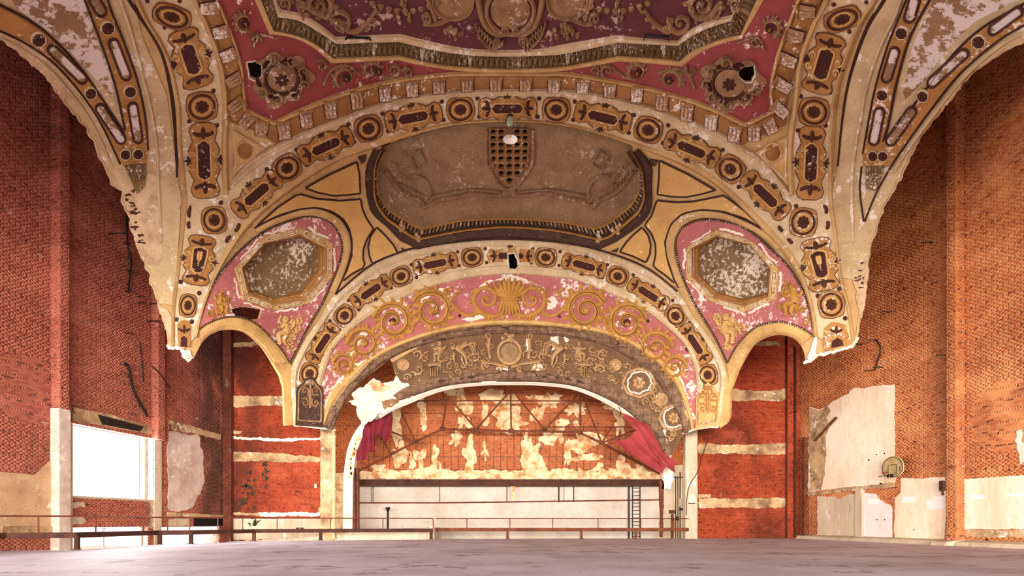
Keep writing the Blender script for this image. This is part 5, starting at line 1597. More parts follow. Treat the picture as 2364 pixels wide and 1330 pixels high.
for pts in ([(1105, 722), (1080, 728), (1055, 715), (1040, 695), (1035, 672)], [(1250, 722), (1272, 730), (1300, 715), (1312, 695), (1316, 672)], [(958, 735), (950, 762), (935, 772)], [(1395, 735), (1402, 762), (1418, 770)], [(872, 770), (866, 790), (858, 812)], [(1484, 772), (1490, 795), (1500, 815)], [(815, 825), (805, 850)], [(1537, 835), (1546, 855)]):
    G().ridge(curve(pts), np.linspace(4.5, 2.2, len(curve(pts))), .10, .02).build('vine', M['gilt'], band4)
for (x, y) in ((1040, 668), (1060, 672), (1052, 680), (1300, 668), (1284, 674), (1292, 682), (920, 705), (1440, 707)):
    G().dome((x, y), (5, 0), (0, 5), .1, .02, 8, 2).build('berry', M['gilt'], band4)
for (x, y) in ((1061, 729), (1291, 731), (1496, 741)):
    G().dome((x, y), (4, 0), (0, 4), .06, .02, 8, 2).build('dark_boss', M['brown'], band4)
# central palmette: calyx, fan of leaves, girdle and two inner scrolls
pal = G()
for k in range(-4, 5):
    a = k * .27
    tip = np.array((1176 + 44 * math.sin(a) * 1.15, 686 - 46 * math.cos(a)))
    b0 = np.array((1176 + k * 2.2, 688))
    pal.ridge(curve([b0, b0 * .45 + tip * .55 + np.array((k * 1.0, 0)), tip]), np.concatenate([np.linspace(3, 6.5, 9), np.linspace(6, 2, 8)]), .16, .03)
for k in range(-3, 4):
    b0 = np.array((1176 + k * 5.0, 692))
    tip = np.array((1176 + k * 8.0, 728 - abs(k) * 2))
    pal.ridge(np.stack([b0, (b0 + tip) / 2, tip]), [4, 5.5, 2], .15, .03)
po = pal.build('central_palmette', M['gilt'], band4)
G().ridge(np.array([(1152, 690), (1176, 690), (1200, 690)], float), 3.4, .20, .05).build('girdle', M['gilt'], po)
for s in (-1, 1):
    o = G().spiral((1176 + s * 52, 690), 31, 1.2 if s > 0 else 1.9, 1.4, -s, 6, .12, .03, 26, leafy=9, tail=[(1176 + s * 14, 722), (1176 + s * 38, 730)]).build('acanthus_scroll', M['gilt'], band4)
    flower(o, (1176 + s * 52, 688), 9, 6, 'gilt', 'goldlt', .05)
def white_gap(par, poly, amp=2.0, h=.012, name='bare_patch'):
    return G().poly(ragged(poly, amp, 4), h, .02, (), 12).build(name, M['white'], par)
for P in ([(1262, 690), (1276, 683), (1284, 694), (1280, 708), (1263, 716)], [(1090, 672), (1120, 650), (1150, 640), (1178, 638), (1205, 640), (1235, 655), (1262, 672), (1240, 662), (1205, 648), (1150, 648), (1115, 662)], [(960, 690), (1005, 668), (1040, 658), (1020, 672), (975, 692)], [(895, 702), (925, 690), (948, 718), (930, 708)], [(748, 930), (775, 885), (812, 850), (870, 818), (872, 826), (820, 868), (792, 905), (764, 950)], [(1540, 840), (1560, 835), (1575, 870), (1588, 900), (1580, 905), (1560, 870)], [(820, 782), (842, 760), (850, 768), (826, 800)], [(1060, 738), (1110, 728), (1130, 734), (1080, 742)], [(1440, 700), (1455, 715), (1470, 710), (1450, 698)], [(1570, 930), (1584, 925), (1594, 955), (1580, 950)], [(800, 815), (815, 806), (812, 830)]):
    white_gap(band4, P)

# ================================================================ inner arch: fillet, net rolls and the relief frieze
a4, a5 = resample(curve(S4_in), 140), resample(curve(S5_out), 140)
inn = tag(G().strip2(a4, a5, [(0, .0), (.2, .1), (.6, .12), (1, .02)]).build('trim_11', M['goldlt']), 'innermost stage arch with brown net rolls and a relief frieze', kind='structure')
a6, a7 = resample(curve(S5_out), 140), resample(curve(S5_in), 140)
RP = [(t, .26 * math.sin(math.pi * t) - .02) for t in np.linspace(0, 1, 8)]
o = G().strip2(a6, a7, RP)
o.sm = [True] * len(o.f)
o.build('net_roll', M['net'], inn)
a8, a9 = resample(curve(S7_out[3:]), 110), resample(curve(S7_in[4:]), 110)
o = G().strip2(a8, a9, RP)
o.sm = [True] * len(o.f)
o.build('net_roll', M['net'], inn)
b8, b9 = resample(curve(S7_in[2:]), 110), resample(curve(S8_in[2:]), 110)
G().strip2(b8, b9, [(0, .05), (.3, .02), (.6, -.05), (1, -.12)]).build('white_reveal', M['white'], inn)
S6 = [(905, 838)] + [tuple(v) for v in curve(S5_in[4:12])] + [(1577, 998), (1551, 1050)] + [tuple(v) for v in curve(S7_out[4:])[::-1]] + [(912, 902), (908, 880), (914, 862)]
fr6 = G().poly(S6, .0, .08, (), 12, fine=7).build('relief_frieze', M['relief_bg'], inn)
def S6scroll(c, R, a0, d, leafy=5):
    return scroll(fr6, 'scroll', 'relief_hi', c, R, a0, 1.2, d, R * .27, .2, .02, leafy=leafy)
# crown wreath with a heart shaped shield
G().ring((1176, 812), (29, 0), (0, 30), [(1.02, .02), (1.0, .15), (.86, .18), (.8, .1), (.76, .03)], 30).build('wreath', M['relief_hi'], fr6)
G().dome((1176, 814), (21, 0), (0, 22), .10, .03, 20, 3).build('shield', M['field'], fr6)
g = G()
for k in range(9):
    g.dome((1176 + RNG.normal(0, 7), 780 + RNG.normal(0, 5)), (5.5, 0), (0, 5), .2, .05, 8, 2)
g.build('fruit_crest', M['relief_hi'], fr6)
for s in (-1, 1):
    X = lambda x: 1176 + s * (1176 - x)
    g = G()
    g.ridge(np.array([(X(1130), 778), (X(1128), 800), (X(1132), 826)], float), [5, 4, 4], .32, .02)
    g.spiral((X(1126), 776), 7, 1, 1.2, s, 2.4, .14, .02, 14)
    g.build('terminal_figure', M['relief_hi'], fr6)
    g = G()
    g.ridge(np.array([(X(1110), 834), (X(1140), 838), (X(1172), 846)], float), 3, .26, .02)
    g.spiral((X(1122), 843), 10, 2, 1.2, -s, 3, .14, .02, 16)
    g.spiral((X(1152), 850), 7, 1, 1.0, s, 2.4, .12, .02, 14)
    g.build('base_scroll', M['relief_hi'], fr6)
    # seated child on a fluted pedestal, facing a winged beast
    putto(fr6, (X(1015), 812), 1.05, s, 'relief_hi')
    g = G()
    for k in range(5):
        g.ridge(np.array([(X(994 + k * 4.2), 846), (X(995 + k * 3.8), 866)], float), 1.7, .26, .03)
    g.ridge(np.array([(X(988), 842), (X(1003), 839), (X(1018), 840)], float), 2.6, .32, .03)
    g.build('fluted_pedestal', M['relief_hi'], fr6)
    g = G()
    g.ridge(curve([(X(1052), 800), (X(1062), 808), (X(1074), 822), (X(1078), 840)]), np.linspace(7, 3, 25), .34, .02)
    g.dome((X(1046), 803), (6, 0), (0, 5.5), .18, .02, 10, 3)
    for k in range(6):
        g.ridge(curve([(X(1060), 806), (X(1066 + k * 5), 796 - k * 1.2), (X(1078 + k * 4), 788 + k * 5)]), 2.2, .26, .03)
    g.ridge(curve([(X(1050), 812), (X(1048), 826), (X(1052), 840)]), [3] * 8 + [2] * 9, .28, .02)
    g.ridge(curve([(X(1066), 818), (X(1068), 832), (X(1076), 846)]), [3] * 8 + [2] * 9, .28, .02)
    g.ridge(curve([(X(1078), 824), (X(1092), 816), (X(1088), 800), (X(1098), 792)]), 2.4, .1, .02)
    g.build('winged_beast', M['relief_hi'], fr6)
    for c, R, a0 in (((X(963), 818), 10, 1), ((X(966), 852), 11, 3), ((X(1098), 822), 9, 2), ((X(1056), 858), 7, 1), ((X(940), 870), 8, 0), ((X(982), 826), 7, 4), ((X(1040), 862), 6, 2)):
        S6scroll(c, R, a0, s)
    G().ring((X(931), 842), (14, 0), (0, 13), [(1.05, .02), (1.0, .1), (.85, .1), (.78, .04), (.6, .04), (.5, .09), (.4, .04), (.22, .04), (.15, .12), (.02, .13)], 22).build('roundel', M['relief_hi'], fr6)
s6a, s6b = resample(curve(S5_in[3:]), 60), resample(curve(S7_out[4:]), 60)
for k in range(3, 58):
    for tt in (.24, .5, .76):
        p = s6a[k] * (1 - tt) + s6b[k] * tt + RNG.normal(0, 2.5, 2)
        if not inside(p[None], np.array(S6))[0] or abs(p[0] - 1176) < 36 or RNG.random() < .42 or np.linalg.norm(p - (1475, 884)) < 36 or np.linalg.norm(p - (1556, 965)) < 32:
            continue
        r_ = RNG.uniform(5, 8.5)
        G().spiral(p, r_, RNG.uniform(0, 6.3), 1.1, RNG.choice([-1, 1]), r_ * .27, .17, .02, 14, leafy=4).build('scroll', M['relief_hi'], fr6)
# right flank: octagon coffers and roundels
for (c, R) in (((1475, 884), 36), ((1556, 965), 32)):
    an = np.linspace(0, 2 * math.pi, 9) + .75
    P = np.array([(c[0] + R * math.cos(a) * 1.05, c[1] + R * math.sin(a) * .92) for a in an])
    o = G().ridge(resample(P, 48), 3.4, .12, .01).build('octagon_moulding', M['relief_hi'], fr6)
    G().ridge(ragged_open([tuple(v) for v in (c + (P - np.array(c)) * .78)], 1.8, 4), 1.9, .03, .0).build('bare_edge', M['white'], o)
    flower(o, c, R * .42, 7, 'relief_hi', 'relief', .02)
for c in ((1527, 922), (1500, 905)):
    if c[0] > 1510:
        G().ring(c, (15, 0), (0, 15), [(1.05, .02), (1.0, .12), (.85, .12), (.75, .04), (.5, .04), (.42, .1), (.3, .04), (.18, .1), (.02, .12)], 22).build('roundel', M['relief_hi'], fr6)
for P in ([(1232, 842), (1243, 830), (1252, 840), (1258, 856), (1236, 858)], [(1214, 785), (1228, 783), (1226, 812), (1217, 818)], [(1146, 848), (1172, 846), (1170, 855), (1147, 856)], [(1270, 780), (1290, 778), (1288, 800), (1276, 812)], [(1180, 862), (1210, 860), (1215, 868), (1185, 872)], [(1110, 878), (1150, 870), (1148, 880), (1112, 885)], [(1300, 776), (1318, 782), (1306, 792)], [(1522, 1000), (1536, 992), (1544, 1030), (1536, 1040)], [(1470, 950), (1492, 958), (1500, 975), (1480, 968)]):
    white_gap(fr6, P, 2.0, .03)
# broken plaster hanging at the left haunch, ragged on both sides
for P, m_, h_ in (([(832, 985), (858, 972), (872, 958), (905, 941), (935, 930), (960, 912), (945, 886), (924, 884), (912, 862), (905, 880), (880, 884), (862, 872), (850, 880), (838, 895), (824, 896), (812, 912), (818, 922), (806, 930), (822, 940), (826, 962)], 'white', .05), ([(858, 880), (880, 884), (900, 898), (880, 908), (860, 902), (850, 890)], 'stagepl', .10), ([(880, 930), (905, 915), (925, 918), (905, 936), (885, 945)], 'relief', .09)):
    G().poly(ragged(P, 2.2, 4), h_, .06, (), 9).build('hanging_plaster', M[m_], inn)
# curved white frame strip running down to the stage at left
fa = curve([(868, 948), (846, 966), (828, 985), (814, 1007), (803, 1034), (797, 1064), (793, 1105), (792, 1170), (791, 1225)])
fb = curve([(882, 958), (861, 976), (846, 994), (834, 1014), (825, 1038), (819, 1066), (815, 1105), (814, 1170), (813, 1225)])
SF = PlaneS((0, 34.0, 0), (0, -1, 0))
arch_l = G(SF).strip2(resample(fa, 60), resample(fb, 60), [(0, -.5), (.0, .0), (.25, .05), (.5, .02), (.75, .05), (1, .0), (1, -.5)]).build('trim_12', M['white'])
tag(arch_l, 'peeling white curved arch leg at the left of the stage', kind='structure')
for k in range(9):
    y = 1010 + k * 11
    x = float(np.interp(y, fb[:, 1], fb[:, 0])) - 5
    G(SF).poly(blob(x - 2, y, 5, 7, .4, 16), .06, .02, (), 8).build('flaked_patch', M['stagepl'], arch_l)
for x0, x1, m_ in ((815, 819, 'rust'), (820, 823, 'rustdk'), (823.5, 826, 'rust')):
    G(SF).poly([(x0, 1080), (x1, 1080), (x1, 1225), (x0, 1225)], -.1, .3, (), 60, smooth=False).build('steel_stile', M[m_], arch_l)
G(SF).poly(ragged([(1530, 1020), (1545, 1035), (1556, 1070), (1552, 1100), (1545, 1128), (1532, 1128), (1535, 1085)], 2.2, 4), 0, .2, (), 10).build('hanging_plaster', M['white'], arch_l)
G(SF).poly(ragged([(1524, 1108), (1532, 1108), (1530, 1240), (1525, 1240)], 1.0, 5), 0, .3, (), 20).build('rusted_stile', M['rust'], arch_l)

# ================================================================ outer vault shells with the forked ribs, left and right
def stadium(par, p, q, w_, S=None):
    p, q = np.array(p, float), np.array(q, float)
    t = unit(q - p)
    nn = rot90(t)
    p2, q2 = p + t * w_, q - t * w_
    a = np.linspace(0, math.pi, 9)
    lp = [q2 + nn * w_ * math.cos(x) + t * w_ * math.sin(x) for x in a] + [p2 - nn * w_ * math.cos(x) - t * w_ * math.sin(x) for x in a]
    lp = np.array(lp + lp[:1])
    o = G().poly(lp[:-1], .075, .03, (), 12, fine=6).build('long_panel', M['peeled'], par)
    G().ridge(resample(lp, 48), max(1.8, w_ * .27), .07, .06).build('panel_rim', M['brown'], o)
    return o
def octboss(par, c, r):
    an = np.linspace(0, 2 * math.pi, 9)[:-1] + .39
    P = np.array([(c[0] + r * math.cos(a), c[1] + r * math.sin(a)) for a in an])
    o = G().poly(P, .10, .06, (), 12).build('octagon_boss', M['umber'], par)
    G().ridge(resample(np.vstack([P, P[:1]]), 25), 1.6, .06, .06).build('boss_rim', M['ivory'], o)
    g = G().petals(c, (r * .7, 0), (0, r * .7), 4, .15, 1, .3, .05, .10)
    g.dome(c, (r * .22, 0), (0, r * .22), .1, .10, 8, 2)
    g.build('star', M['brown'], o)
    return o
def shell(name, label, outer, grv, A0, A1, Bb0, Bb1, fork, stA, ocA, stB, ocB, pair, fan, rough, field):
    o = G().poly(outer, -.015, .05, (), 20, fine=10).build(name, M['cove'])
    tag(o, label, kind='structure')
    a0, a1 = resample(curve(A0), 50), resample(curve(A1), 50)
    G().strip2(a0, a1, [(0, .0), (.1, .06), (.5, .06), (.9, .06), (1, .0)]).build('forked_rib', M['gold'], o)
    b0, b1 = resample(curve(Bb0), 50), resample(curve(Bb1), 50)
    G().strip2(b0, b1, [(0, .0), (.1, .06), (.5, .06), (.9, .06), (1, .0)]).build('forked_rib', M['gold'], o)
    for c in (A0, A1, Bb0, Bb1):
        G().ridge(curve(c), 2.6, .07, .02, 3).build('dark_edge', M['groove'], o)
    G().poly(fork, .045, .06, (), 10).build('fork_foot', M['gold'], o)
    for p, q, w_ in stA + stB:
        stadium(o, p, q, w_).location = (0, 0, 0)
    for c, r in ocA + ocB + pair:
        octboss(o, c, r)
    f = np.array(fan, float)
    fo = G().poly(f, .07, .05, (), 8).build('shell_fan', M['leaf'], o)
    g = G()
    for k in range(6):
        t = (k + .5) / 6
        g.ridge(np.stack([f[0] * (1 - t) + f[1] * t, (f[0] * (1 - t) + f[1] * t) * .35 + f[-1] * .65 * (1 - t) + f[2] * .65 * t]), [2.6, 1.6], .06, .06)
    g.build('fan_ribs', M['leaf'], fo)
    for P, mm, amp in rough:
        G().poly(ragged(P, amp, 5), .0, .06, (), 12).build('scratch_coat', M[mm], o)
    for P in field:
        G().poly(P, .0, .03, (), 16).build('peeling_field', M['peeled'], o)
    return o
shL_out = [(-160, -160)] + [(x + 3, y - 3) for x, y in lr[:-1]] + [(363, 700), (400, 705), (405, 640), (412, 560), (418, 460), (408, 400), (400, 330), (385, 220), (330, 90), (270, -160)]
shellL = shell('trim_13', 'broken outer vault at left with a forked rib of long panels', shL_out, None,
    [(170, -60), (195, 0), (237, 112), (267, 203), (288, 298)], [(232, -60), (255, 20), (288, 102), (318, 190), (335, 271), (341, 345)],
    [(-40, 52), (44, 91), (112, 135), (169, 193), (217, 257), (250, 318), (277, 378)], [(-20, 0), (68, 46), (129, 95), (190, 162), (237, 230), (286, 305)],
    [(252, 318), (286, 300), (335, 290), (341, 350), (338, 374), (284, 382), (266, 350)],
    [((255, 86), (292, 180), 11), ((303, 234), (319, 328), 10.5), ((208, -14), (236, 30), 12)], [((245, 59), 16), ((298, 207), 14)],
    [((110, 103), (194, 184), 11), ((224, 238), (284, 328), 10.5)], [((85, 86), 17), ((207, 210), 14)],
    [((289, 355), 13), ((318, 354), 13)], [(286, 382), (337, 377), (335, 430), (316, 447)],
    [([(258, 398), (284, 395), (308, 450), (345, 400), (372, 410), (372, 600), (345, 625), (332, 600), (315, 559), (304, 515), (292, 486), (285, 440)], 'rough', 2.5), ([(366, 706), (385, 715), (398, 735), (400, 800), (388, 798), (383, 761), (374, 725)], 'rough', 2.5), ([(60, 130), (115, 165), (140, 190), (160, 215), (150, 235), (128, 200), (85, 160)], 'rough', 3), ([(0, 60), (60, 100), (110, 140), (95, 155), (50, 130), (5, 95)], 'rough', 3)],
    [[(60, -150), (150, -150), (230, 110), (262, 210), (262, 225), (190, 150), (120, 78), (40, 20), (0, -40)]])
shR_out = [(2540, -160)] + [(x - 3, y - 2) for x, y in rr[:-1]] + [(2000, 600), (1990, 650), (1940, 640), (1930, 540), (1920, 450), (1935, 380), (1945, 288), (1958, 203), (1980, 125), (2010, 55), (2060, -160)]
shellR = shell('trim_14', 'broken outer vault at right with a forked rib of long panels', shR_out, None,
    [(2110, -60), (2092, 0), (2051, 102), (2021, 203), (2004, 288), (1992, 355)], [(2176, -60), (2146, 0), (2102, 85), (2072, 186), (2051, 288), (2039, 325)],
    [(2420, -30), (2364, 7), (2275, 58), (2207, 118), (2139, 203), (2085, 274), (2043, 322)], [(2420, 25), (2364, 57), (2308, 91), (2224, 162), (2156, 244), (2092, 332), (2052, 392)],
    [(1996, 322), (2042, 318), (2090, 320), (2050, 386), (1994, 384), (1991, 350)],
    [((2071, 105), (2046, 185), 11), ((2034, 245), (2016, 332), 11), ((2118, -20), (2100, 45), 12)], [((2085, 71), 15), ((2039, 215), 14)],
    [((2236, 112), (2146, 193), 11), ((2112, 245), (2051, 332), 11), ((2364, 14), (2288, 70), 11)], [((2263, 91), 16), ((2132, 217), 14)],
    [((2016, 359), 12.5), ((2039, 359), 12.5)], [(1999, 382), (2043, 382), (2024, 440), (1999, 436)],
    [([(1965, 618), (1985, 604), (2006, 592), (2000, 650), (1997, 694), (1987, 740), (1975, 690), (1968, 650)], 'rough', 2.2), ([(2225, 190), (2205, 215), (2178, 245), (2168, 250), (2180, 225), (2205, 200)], 'rough', 2.4)],
    [[(2190, -150), (2420, -150), (2420, -40), (2330, 10), (2250, 50), (2190, 110), (2135, 185), (2090, 230), (2085, 215), (2105, 110), (2150, 10)]])
for par, path in ((shellL, [(1989 - 1647, 380), (342, 400)]),):
    pass
for pts_, par_ in (([(255, -60), (284, 20), (306, 90), (330, 180), (347, 250), (360, 330), (366, 420), (372, 560)], shellL), ([(2098, -60), (2070, 30), (2036, 100), (2004, 190), (1988, 270), (1974, 350), (1966, 430), (1968, 560)], shellR)):
    G().ridge(curve(pts_), 4.0, .09, .0).build('thin_moulding', M['ivory'], par_)
for pts_, par_ in (([(x - 17, y + 8) for x, y in [(-40, 52), (44, 91), (112, 135), (169, 193), (217, 257), (250, 318), (270, 366)]], shellL), ([(2400, 58), (2316, 100), (2232, 172), (2164, 254), (2100, 340), (2062, 400)], shellR)):
    G().ridge(curve(pts_), 3.4, .08, .0).build('thin_moulding', M['ivory'], par_)
G().ridge(curve([(1989, 384), (1985, 440), (1994, 512)]), 2.2, .06, .0, 3).build('dark_edge', M['groove'], shellR)
G().ridge(curve([(2050, 396), (2021, 450), (1996, 512)]), 2.2, .06, .0, 3).build('dark_edge', M['groove'], shellR)
for k in range(34):
    t = RNG.random()
    x, y = 292 + 40 * t + RNG.normal(0, 8), 440 + 150 * t + RNG.normal(0, 14)
    if inside(np.array([(x - 6, y)]), np.array(shL_out))[0]:
        G().poly(blob(x, y, RNG.uniform(2, 8), RNG.uniform(1.5, 4), .5, 14), .012, .015, (), 6).build('dark_scar', M['brown'], shellL)
for k in range(14):
    x, y = 1985 + RNG.normal(0, 8), 650 + RNG.normal(0, 28)
    if inside(np.array([(x + 6, y)]), np.array(shR_out))[0]:
        G().poly(blob(x, y, RNG.uniform(2, 6), RNG.uniform(1.5, 3), .5, 14), .012, .015, (), 6).build('dark_scar', M['brown'], shellR)
# ragged white plaster thickness along broken edges
for c, par, wv in ((lr[::1], shellL, 3.0), (rr[::1], shellR, 2.6)):
    G().ridge(np.array(c), wv, .05, -.10).build('broken_edge', M['rough'], par)
for pts, par in (([(402, 804), (419, 809), (432, 829), (441, 821)], ribL), ([(1892, 818), (1929, 810), (1967, 800), (1980, 780)], ribR), ([(1858, 838), (1880, 826), (1890, 816)], ribR), ([(386, 797), (391, 806), (402, 804)], ribL)):
    G().ridge(ragged_open(pts, 2.2, 4), 4.2, .12, .0).build('broken_edge', M['white'], par)
G().poly(ragged([(416, 808), (440, 806), (443, 822), (434, 832), (424, 826)], 1.5, 3), .06, .15, (), 8).build('plaster_lump', M['white'], ribL)

# ================================================================== THINGS IN THE HALL
def fl_at(px, py):
    return at(px, py, FPX * EYE / (py - HY))
# --- guard rails: pipe rail on posts above a channel beam on short legs
def guard(label, pts, posts, legs, m_beam, group, rail_z=1.22, beam_z=.53):
    root = empty('guard_railing', pts[0])
    tag(root, label, 'railing', group)
    o0 = Vector(pts[0])
    L = [Vector(p) - o0 for p in pts]
    B().tube([p + Vector((0, 0, rail_z)) for p in L], .032).build('top_rail', M['rust'], root)
    for i in range(len(L) - 1):
        d = L[i + 1] - L[i]
        n = d.length
        u = d.normalized()
        v = Vector((-u.y, u.x, 0))
        c = (L[i] + L[i + 1]) / 2 + Vector((0, 0, beam_z))
        b_ = B().box(c, (n, .03, .20), u, v).box(c + Vector((0, 0, .09)) + v * .04, (n, .09, .022), u, v).box(c - Vector((0, 0, .09)) + v * .04, (n, .09, .022), u, v)
        b_.build('guard_beam', M[m_beam], root)
    def along(px):
        best, bp = 1e9, None
        for i in range(len(pts) - 1):
            for k in range(101):
                p = Vector(pts[i]).lerp(Vector(pts[i + 1]), k / 100)
                e = abs(p.x / p.y * FPX + CX - px)
                if e < best:
                    best, bp = e, p
        return bp - o0
    for px in posts:
        p = along(px)
        B().tube([p + Vector((0, 0, beam_z + .08)), p + Vector((0, 0, rail_z))], .026).build('rail_post', M['rust'], root)
    for px in legs:
        p = along(px)
        b_ = B().box(p + Vector((0, 0, beam_z / 2)), (.16, .02, beam_z)).box(p + Vector((-.075, .04, beam_z / 2)), (.014, .08, beam_z)).box(p + Vector((.075, .04, beam_z / 2)), (.014, .08, beam_z))
        b_.box(p + Vector((0, 0, .012)), (.26, .2, .024))
        b_.build('beam_leg', M[m_beam], root)
    return root
def tz(p):
    return (p.x, p.y, 0)
pl = [(-18.2, 15.6, 0), (-17.6, 19.6, 0)] + [tz(fl_at(x, y)) for x, y in ((176, 1269), (367, 1257), (440, 1256), (588, 1249.0), (741, 1247.5), (1000, 1245.5))]
guard('long rusty guard rail along the left deck edge to the stage', pl, [88, 222, 332, 387, 438, 503, 561, 639, 762, 883, 1002], [177, 368, 440, 585, 739, 995], 'rustdk', 'rusty guard rails', 1.20, .52)
pr = [tz(at(1006, 0, 33.2)), tz(at(1556, 0, 33.4)), tz(at(1590, 0, 33.4))]
guard('lighter rusty guard rail in front of the grey stage wall', pr, [1077, 1178, 1278, 1380, 1479, 1556], [1174, 1345, 1469], 'rust', 'rusty guard rails', 1.20, .54)
wp = at(1001, 1245, 32.4)
tag(B().box((wp.x - .12, 32.6, .36), (.28, .2, .72)).box((wp.x - .12, 32.6, .74), (.34, .26, .05)).build('end_post', M['concrete']), 'short pale concrete post between the two guard rails', 'post')
# --- concrete ramp rising behind the rail
a, b_, c, d = at(520, 1251, 33.8), at(1001, 1247, 33.8), at(1001, 1219, 33.8), at(860, 1223, 33.8)
e = at(690, 1243, 33.8)
V = [a, b_, c, d, e]
V2 = [Vector((v.x, v.y + 3.2, v.z)) for v in V]
ramp = mk('ramp', [tuple(v) for v in V + V2], [(0, 1, 2, 3, 4), (9, 8, 7, 6, 5)] + [(i, (i + 1) % 5, 5 + (i + 1) % 5, 5 + i) for i in range(5)], M['concrete'])
tag(ramp, 'pale concrete ramp rising to the right behind the long guard rail', 'ramp', kind='structure')
# --- basketball hoop on the right wall
hb = wpt(SR, 2087, 1080, .62)
hoop = empty('basketball_hoop', hb)
tag(hoop, 'weathered tan basketball backboard with a bent rim on the brick wall', 'basketball hoop')
u, n = Vector(UR), Vector(NR)
def hp(x, z, o=0):
    return u * x + Vector((0, 0, z)) + n * o
ol = [(-.62, -.22)] + [(.62 * math.cos(t), .02 + .50 * math.sin(t)) for t in np.linspace(math.pi * .96, math.pi * .04, 15)] + [(.62, -.22), (.30, -.46), (-.30, -.46)]
ol = [(-x, z) for x, z in ol][::-1]
k = len(ol)
V = [hp(x, z, 0) for x, z in ol] + [hp(x, z, -.05) for x, z in ol]
mk('backboard', V, [tuple(range(k)), tuple(range(2 * k - 1, k - 1, -1))] + [(i, (i + 1) % k, k + (i + 1) % k, k + i) for i in range(k)], M['board'], hoop)
lp = [hp(x * .94, z * .94, .006) for x, z in ol]
B().tube(lp + lp[:1], .014, 6).build('border_line', M['black'], hoop)
lp = [hp(x * 1.0, z * 1.0, -.02) for x, z in ol]
B().tube(lp + lp[:1], .022, 6).build('edge_rim', M['cream'], hoop)
sq = [(-.24, -.32), (.24, -.32), (.24, .13), (-.24, .13)]
b = B()
for i in range(4):
    p, q = sq[i], sq[(i + 1) % 4]
    b.tube([hp(p[0], p[1], .006), hp(q[0], q[1], .006)], .013, 6)
b.build('target_square', M['black'], hoop)
B().box(hp(.42, -.20, .006), (.26, .05, .012), u, Vector((0, 0, 1)), n).build('red_mark', M['curtain_pink'], hoop)
B().box(hp(-.44, -.1, .006), (.06, .22, .01), u, Vector((0, 0, 1)), n).build('faded_sticker', M['rust'], hoop)
rc = hp(.02, -.40, .42)
B().tube([rc + u * .23 * math.cos(t) + n * .23 * math.sin(t) + Vector((0, 0, -.03 * math.sin(t))) for t in np.linspace(0, 2 * math.pi, 25)], .014, 6).build('rim', M['rustdk'], hoop)
B().box(hp(.02, -.40, .09), (.16, .14, .20), u, Vector((0, 0, 1)), n).build('rim_bracket', M['black'], hoop)
for t in (.4, 2.2, 3.6, 4.4, 5.2):
    s_ = rc + u * .23 * math.cos(t) + n * .23 * math.sin(t)
    B().tube([s_, s_ + Vector((.02, .01, -.12)), s_ + Vector((-.02, .02, -.22 - .05 * math.sin(t * 3)))], .008, 5).build('net_strand', M['cream'], hoop)
for x, z in ((-.3, .2), (.3, .2), (-.3, -.25), (.3, -.25)):
    B().tube([hp(x, z, -.04), hp(x, z + .05, -.60)], .02, 6).build('wall_bracket', M['rustdk'], hoop)
# --- pendant lamp under the near arch
lt = at(1178, 268, 23.75)
lamp = empty('pendant_lamp', lt)
tag(lamp, 'bell shaped pendant lamp hanging from the crown of the near arch', 'lamp')
z_ = lambda py: at(1178, py, 23.75).z - lt.z
B().lathe((0, 0, 0), [(.0, .02), (.12, .02), (.12, -.06), (.05, -.1)]).build('mount', M['steeldk'], lamp)
B().lathe((0, 0, 0), [(.05, -.06), (.13, -.08), (.15, -.2), (.13, z_(286)), (.07, z_(293)), (.0, z_(293))]).build('ballast_housing', M['green'], lamp)
B().lathe((0, 0, 0), [(.05, z_(292)), (.08, z_(296)), (.13, z_(303)), (.22, z_(311)), (.30, z_(319)), (.32, z_(322)), (.31, z_(322.5)), (.21, z_(313)), (.10, z_(303))], 28).build('shade', M['lampshade'], lamp)
B().lathe((0, 0, 0), [(.0, z_(306)), (.12, z_(308)), (.22, z_(314.5)), (.305, z_(322.3))], 28).build('reflector', M['lampwhite'], lamp)
B().lathe((0, 0, 0), [(.0, z_(319)), (.05, z_(317)), (.06, z_(313)), (.04, z_(308))], 16).build('bulb', M['cream'], lamp)
# --- steel trusses hanging in the stage opening
YT = 36.0
def tp(x, y, Y=YT):
    return at(x, y, Y)
root = empty('roof_truss', tp(1180, 995))
tag(root, 'rusty steel roof truss across the top of the stage opening', 'truss')
def bars(root, lst, name, r, m, Y=YT):
    for p in lst:
        B().tube([tp(x, y, Y) - root.location for x, y in p], r, 6).build(name, M[m], root)
bars(root, [[(818, 1093), (959, 1020), (1021, 991)], [(1021, 991), (1180, 995), (1340, 998)], [(1340, 1000), (1389, 1023), (1523, 1094)]], 'lower_chord', .075, 'rust')
bars(root, [[(945, 926), (1170, 925), (1411, 927)], [(1251, 986), (1477, 986)]], 'tie_rod', .045, 'rust')
bars(root, [[(1021, 905), (1029, 937), (1021, 990)], [(1034, 915), (1099, 991)], [(1099, 991), (1177, 904)], [(1179, 898), (1180, 994)], [(1183, 903), (1257, 992)], [(1257, 992), (1334, 911)], [(1339, 909), (1340, 999)], [(1343, 911), (1388, 1020)], [(1389, 1023), (1413, 985)], [(1389, 1023), (1464, 994)], [(959, 1020), (927, 955)], [(959, 1020), (868, 982)], [(903, 1052), (862, 975)]], 'web_bar', .06, 'rust')
for x, y in ((1021, 991), (1099, 992), (1180, 995), (1257, 992), (1340, 999), (1389, 1022), (959, 1020)):
    B().box(tp(x, y) - root.location, (.34, .04, .26)).build('gusset_plate', M['rustdk'], root)
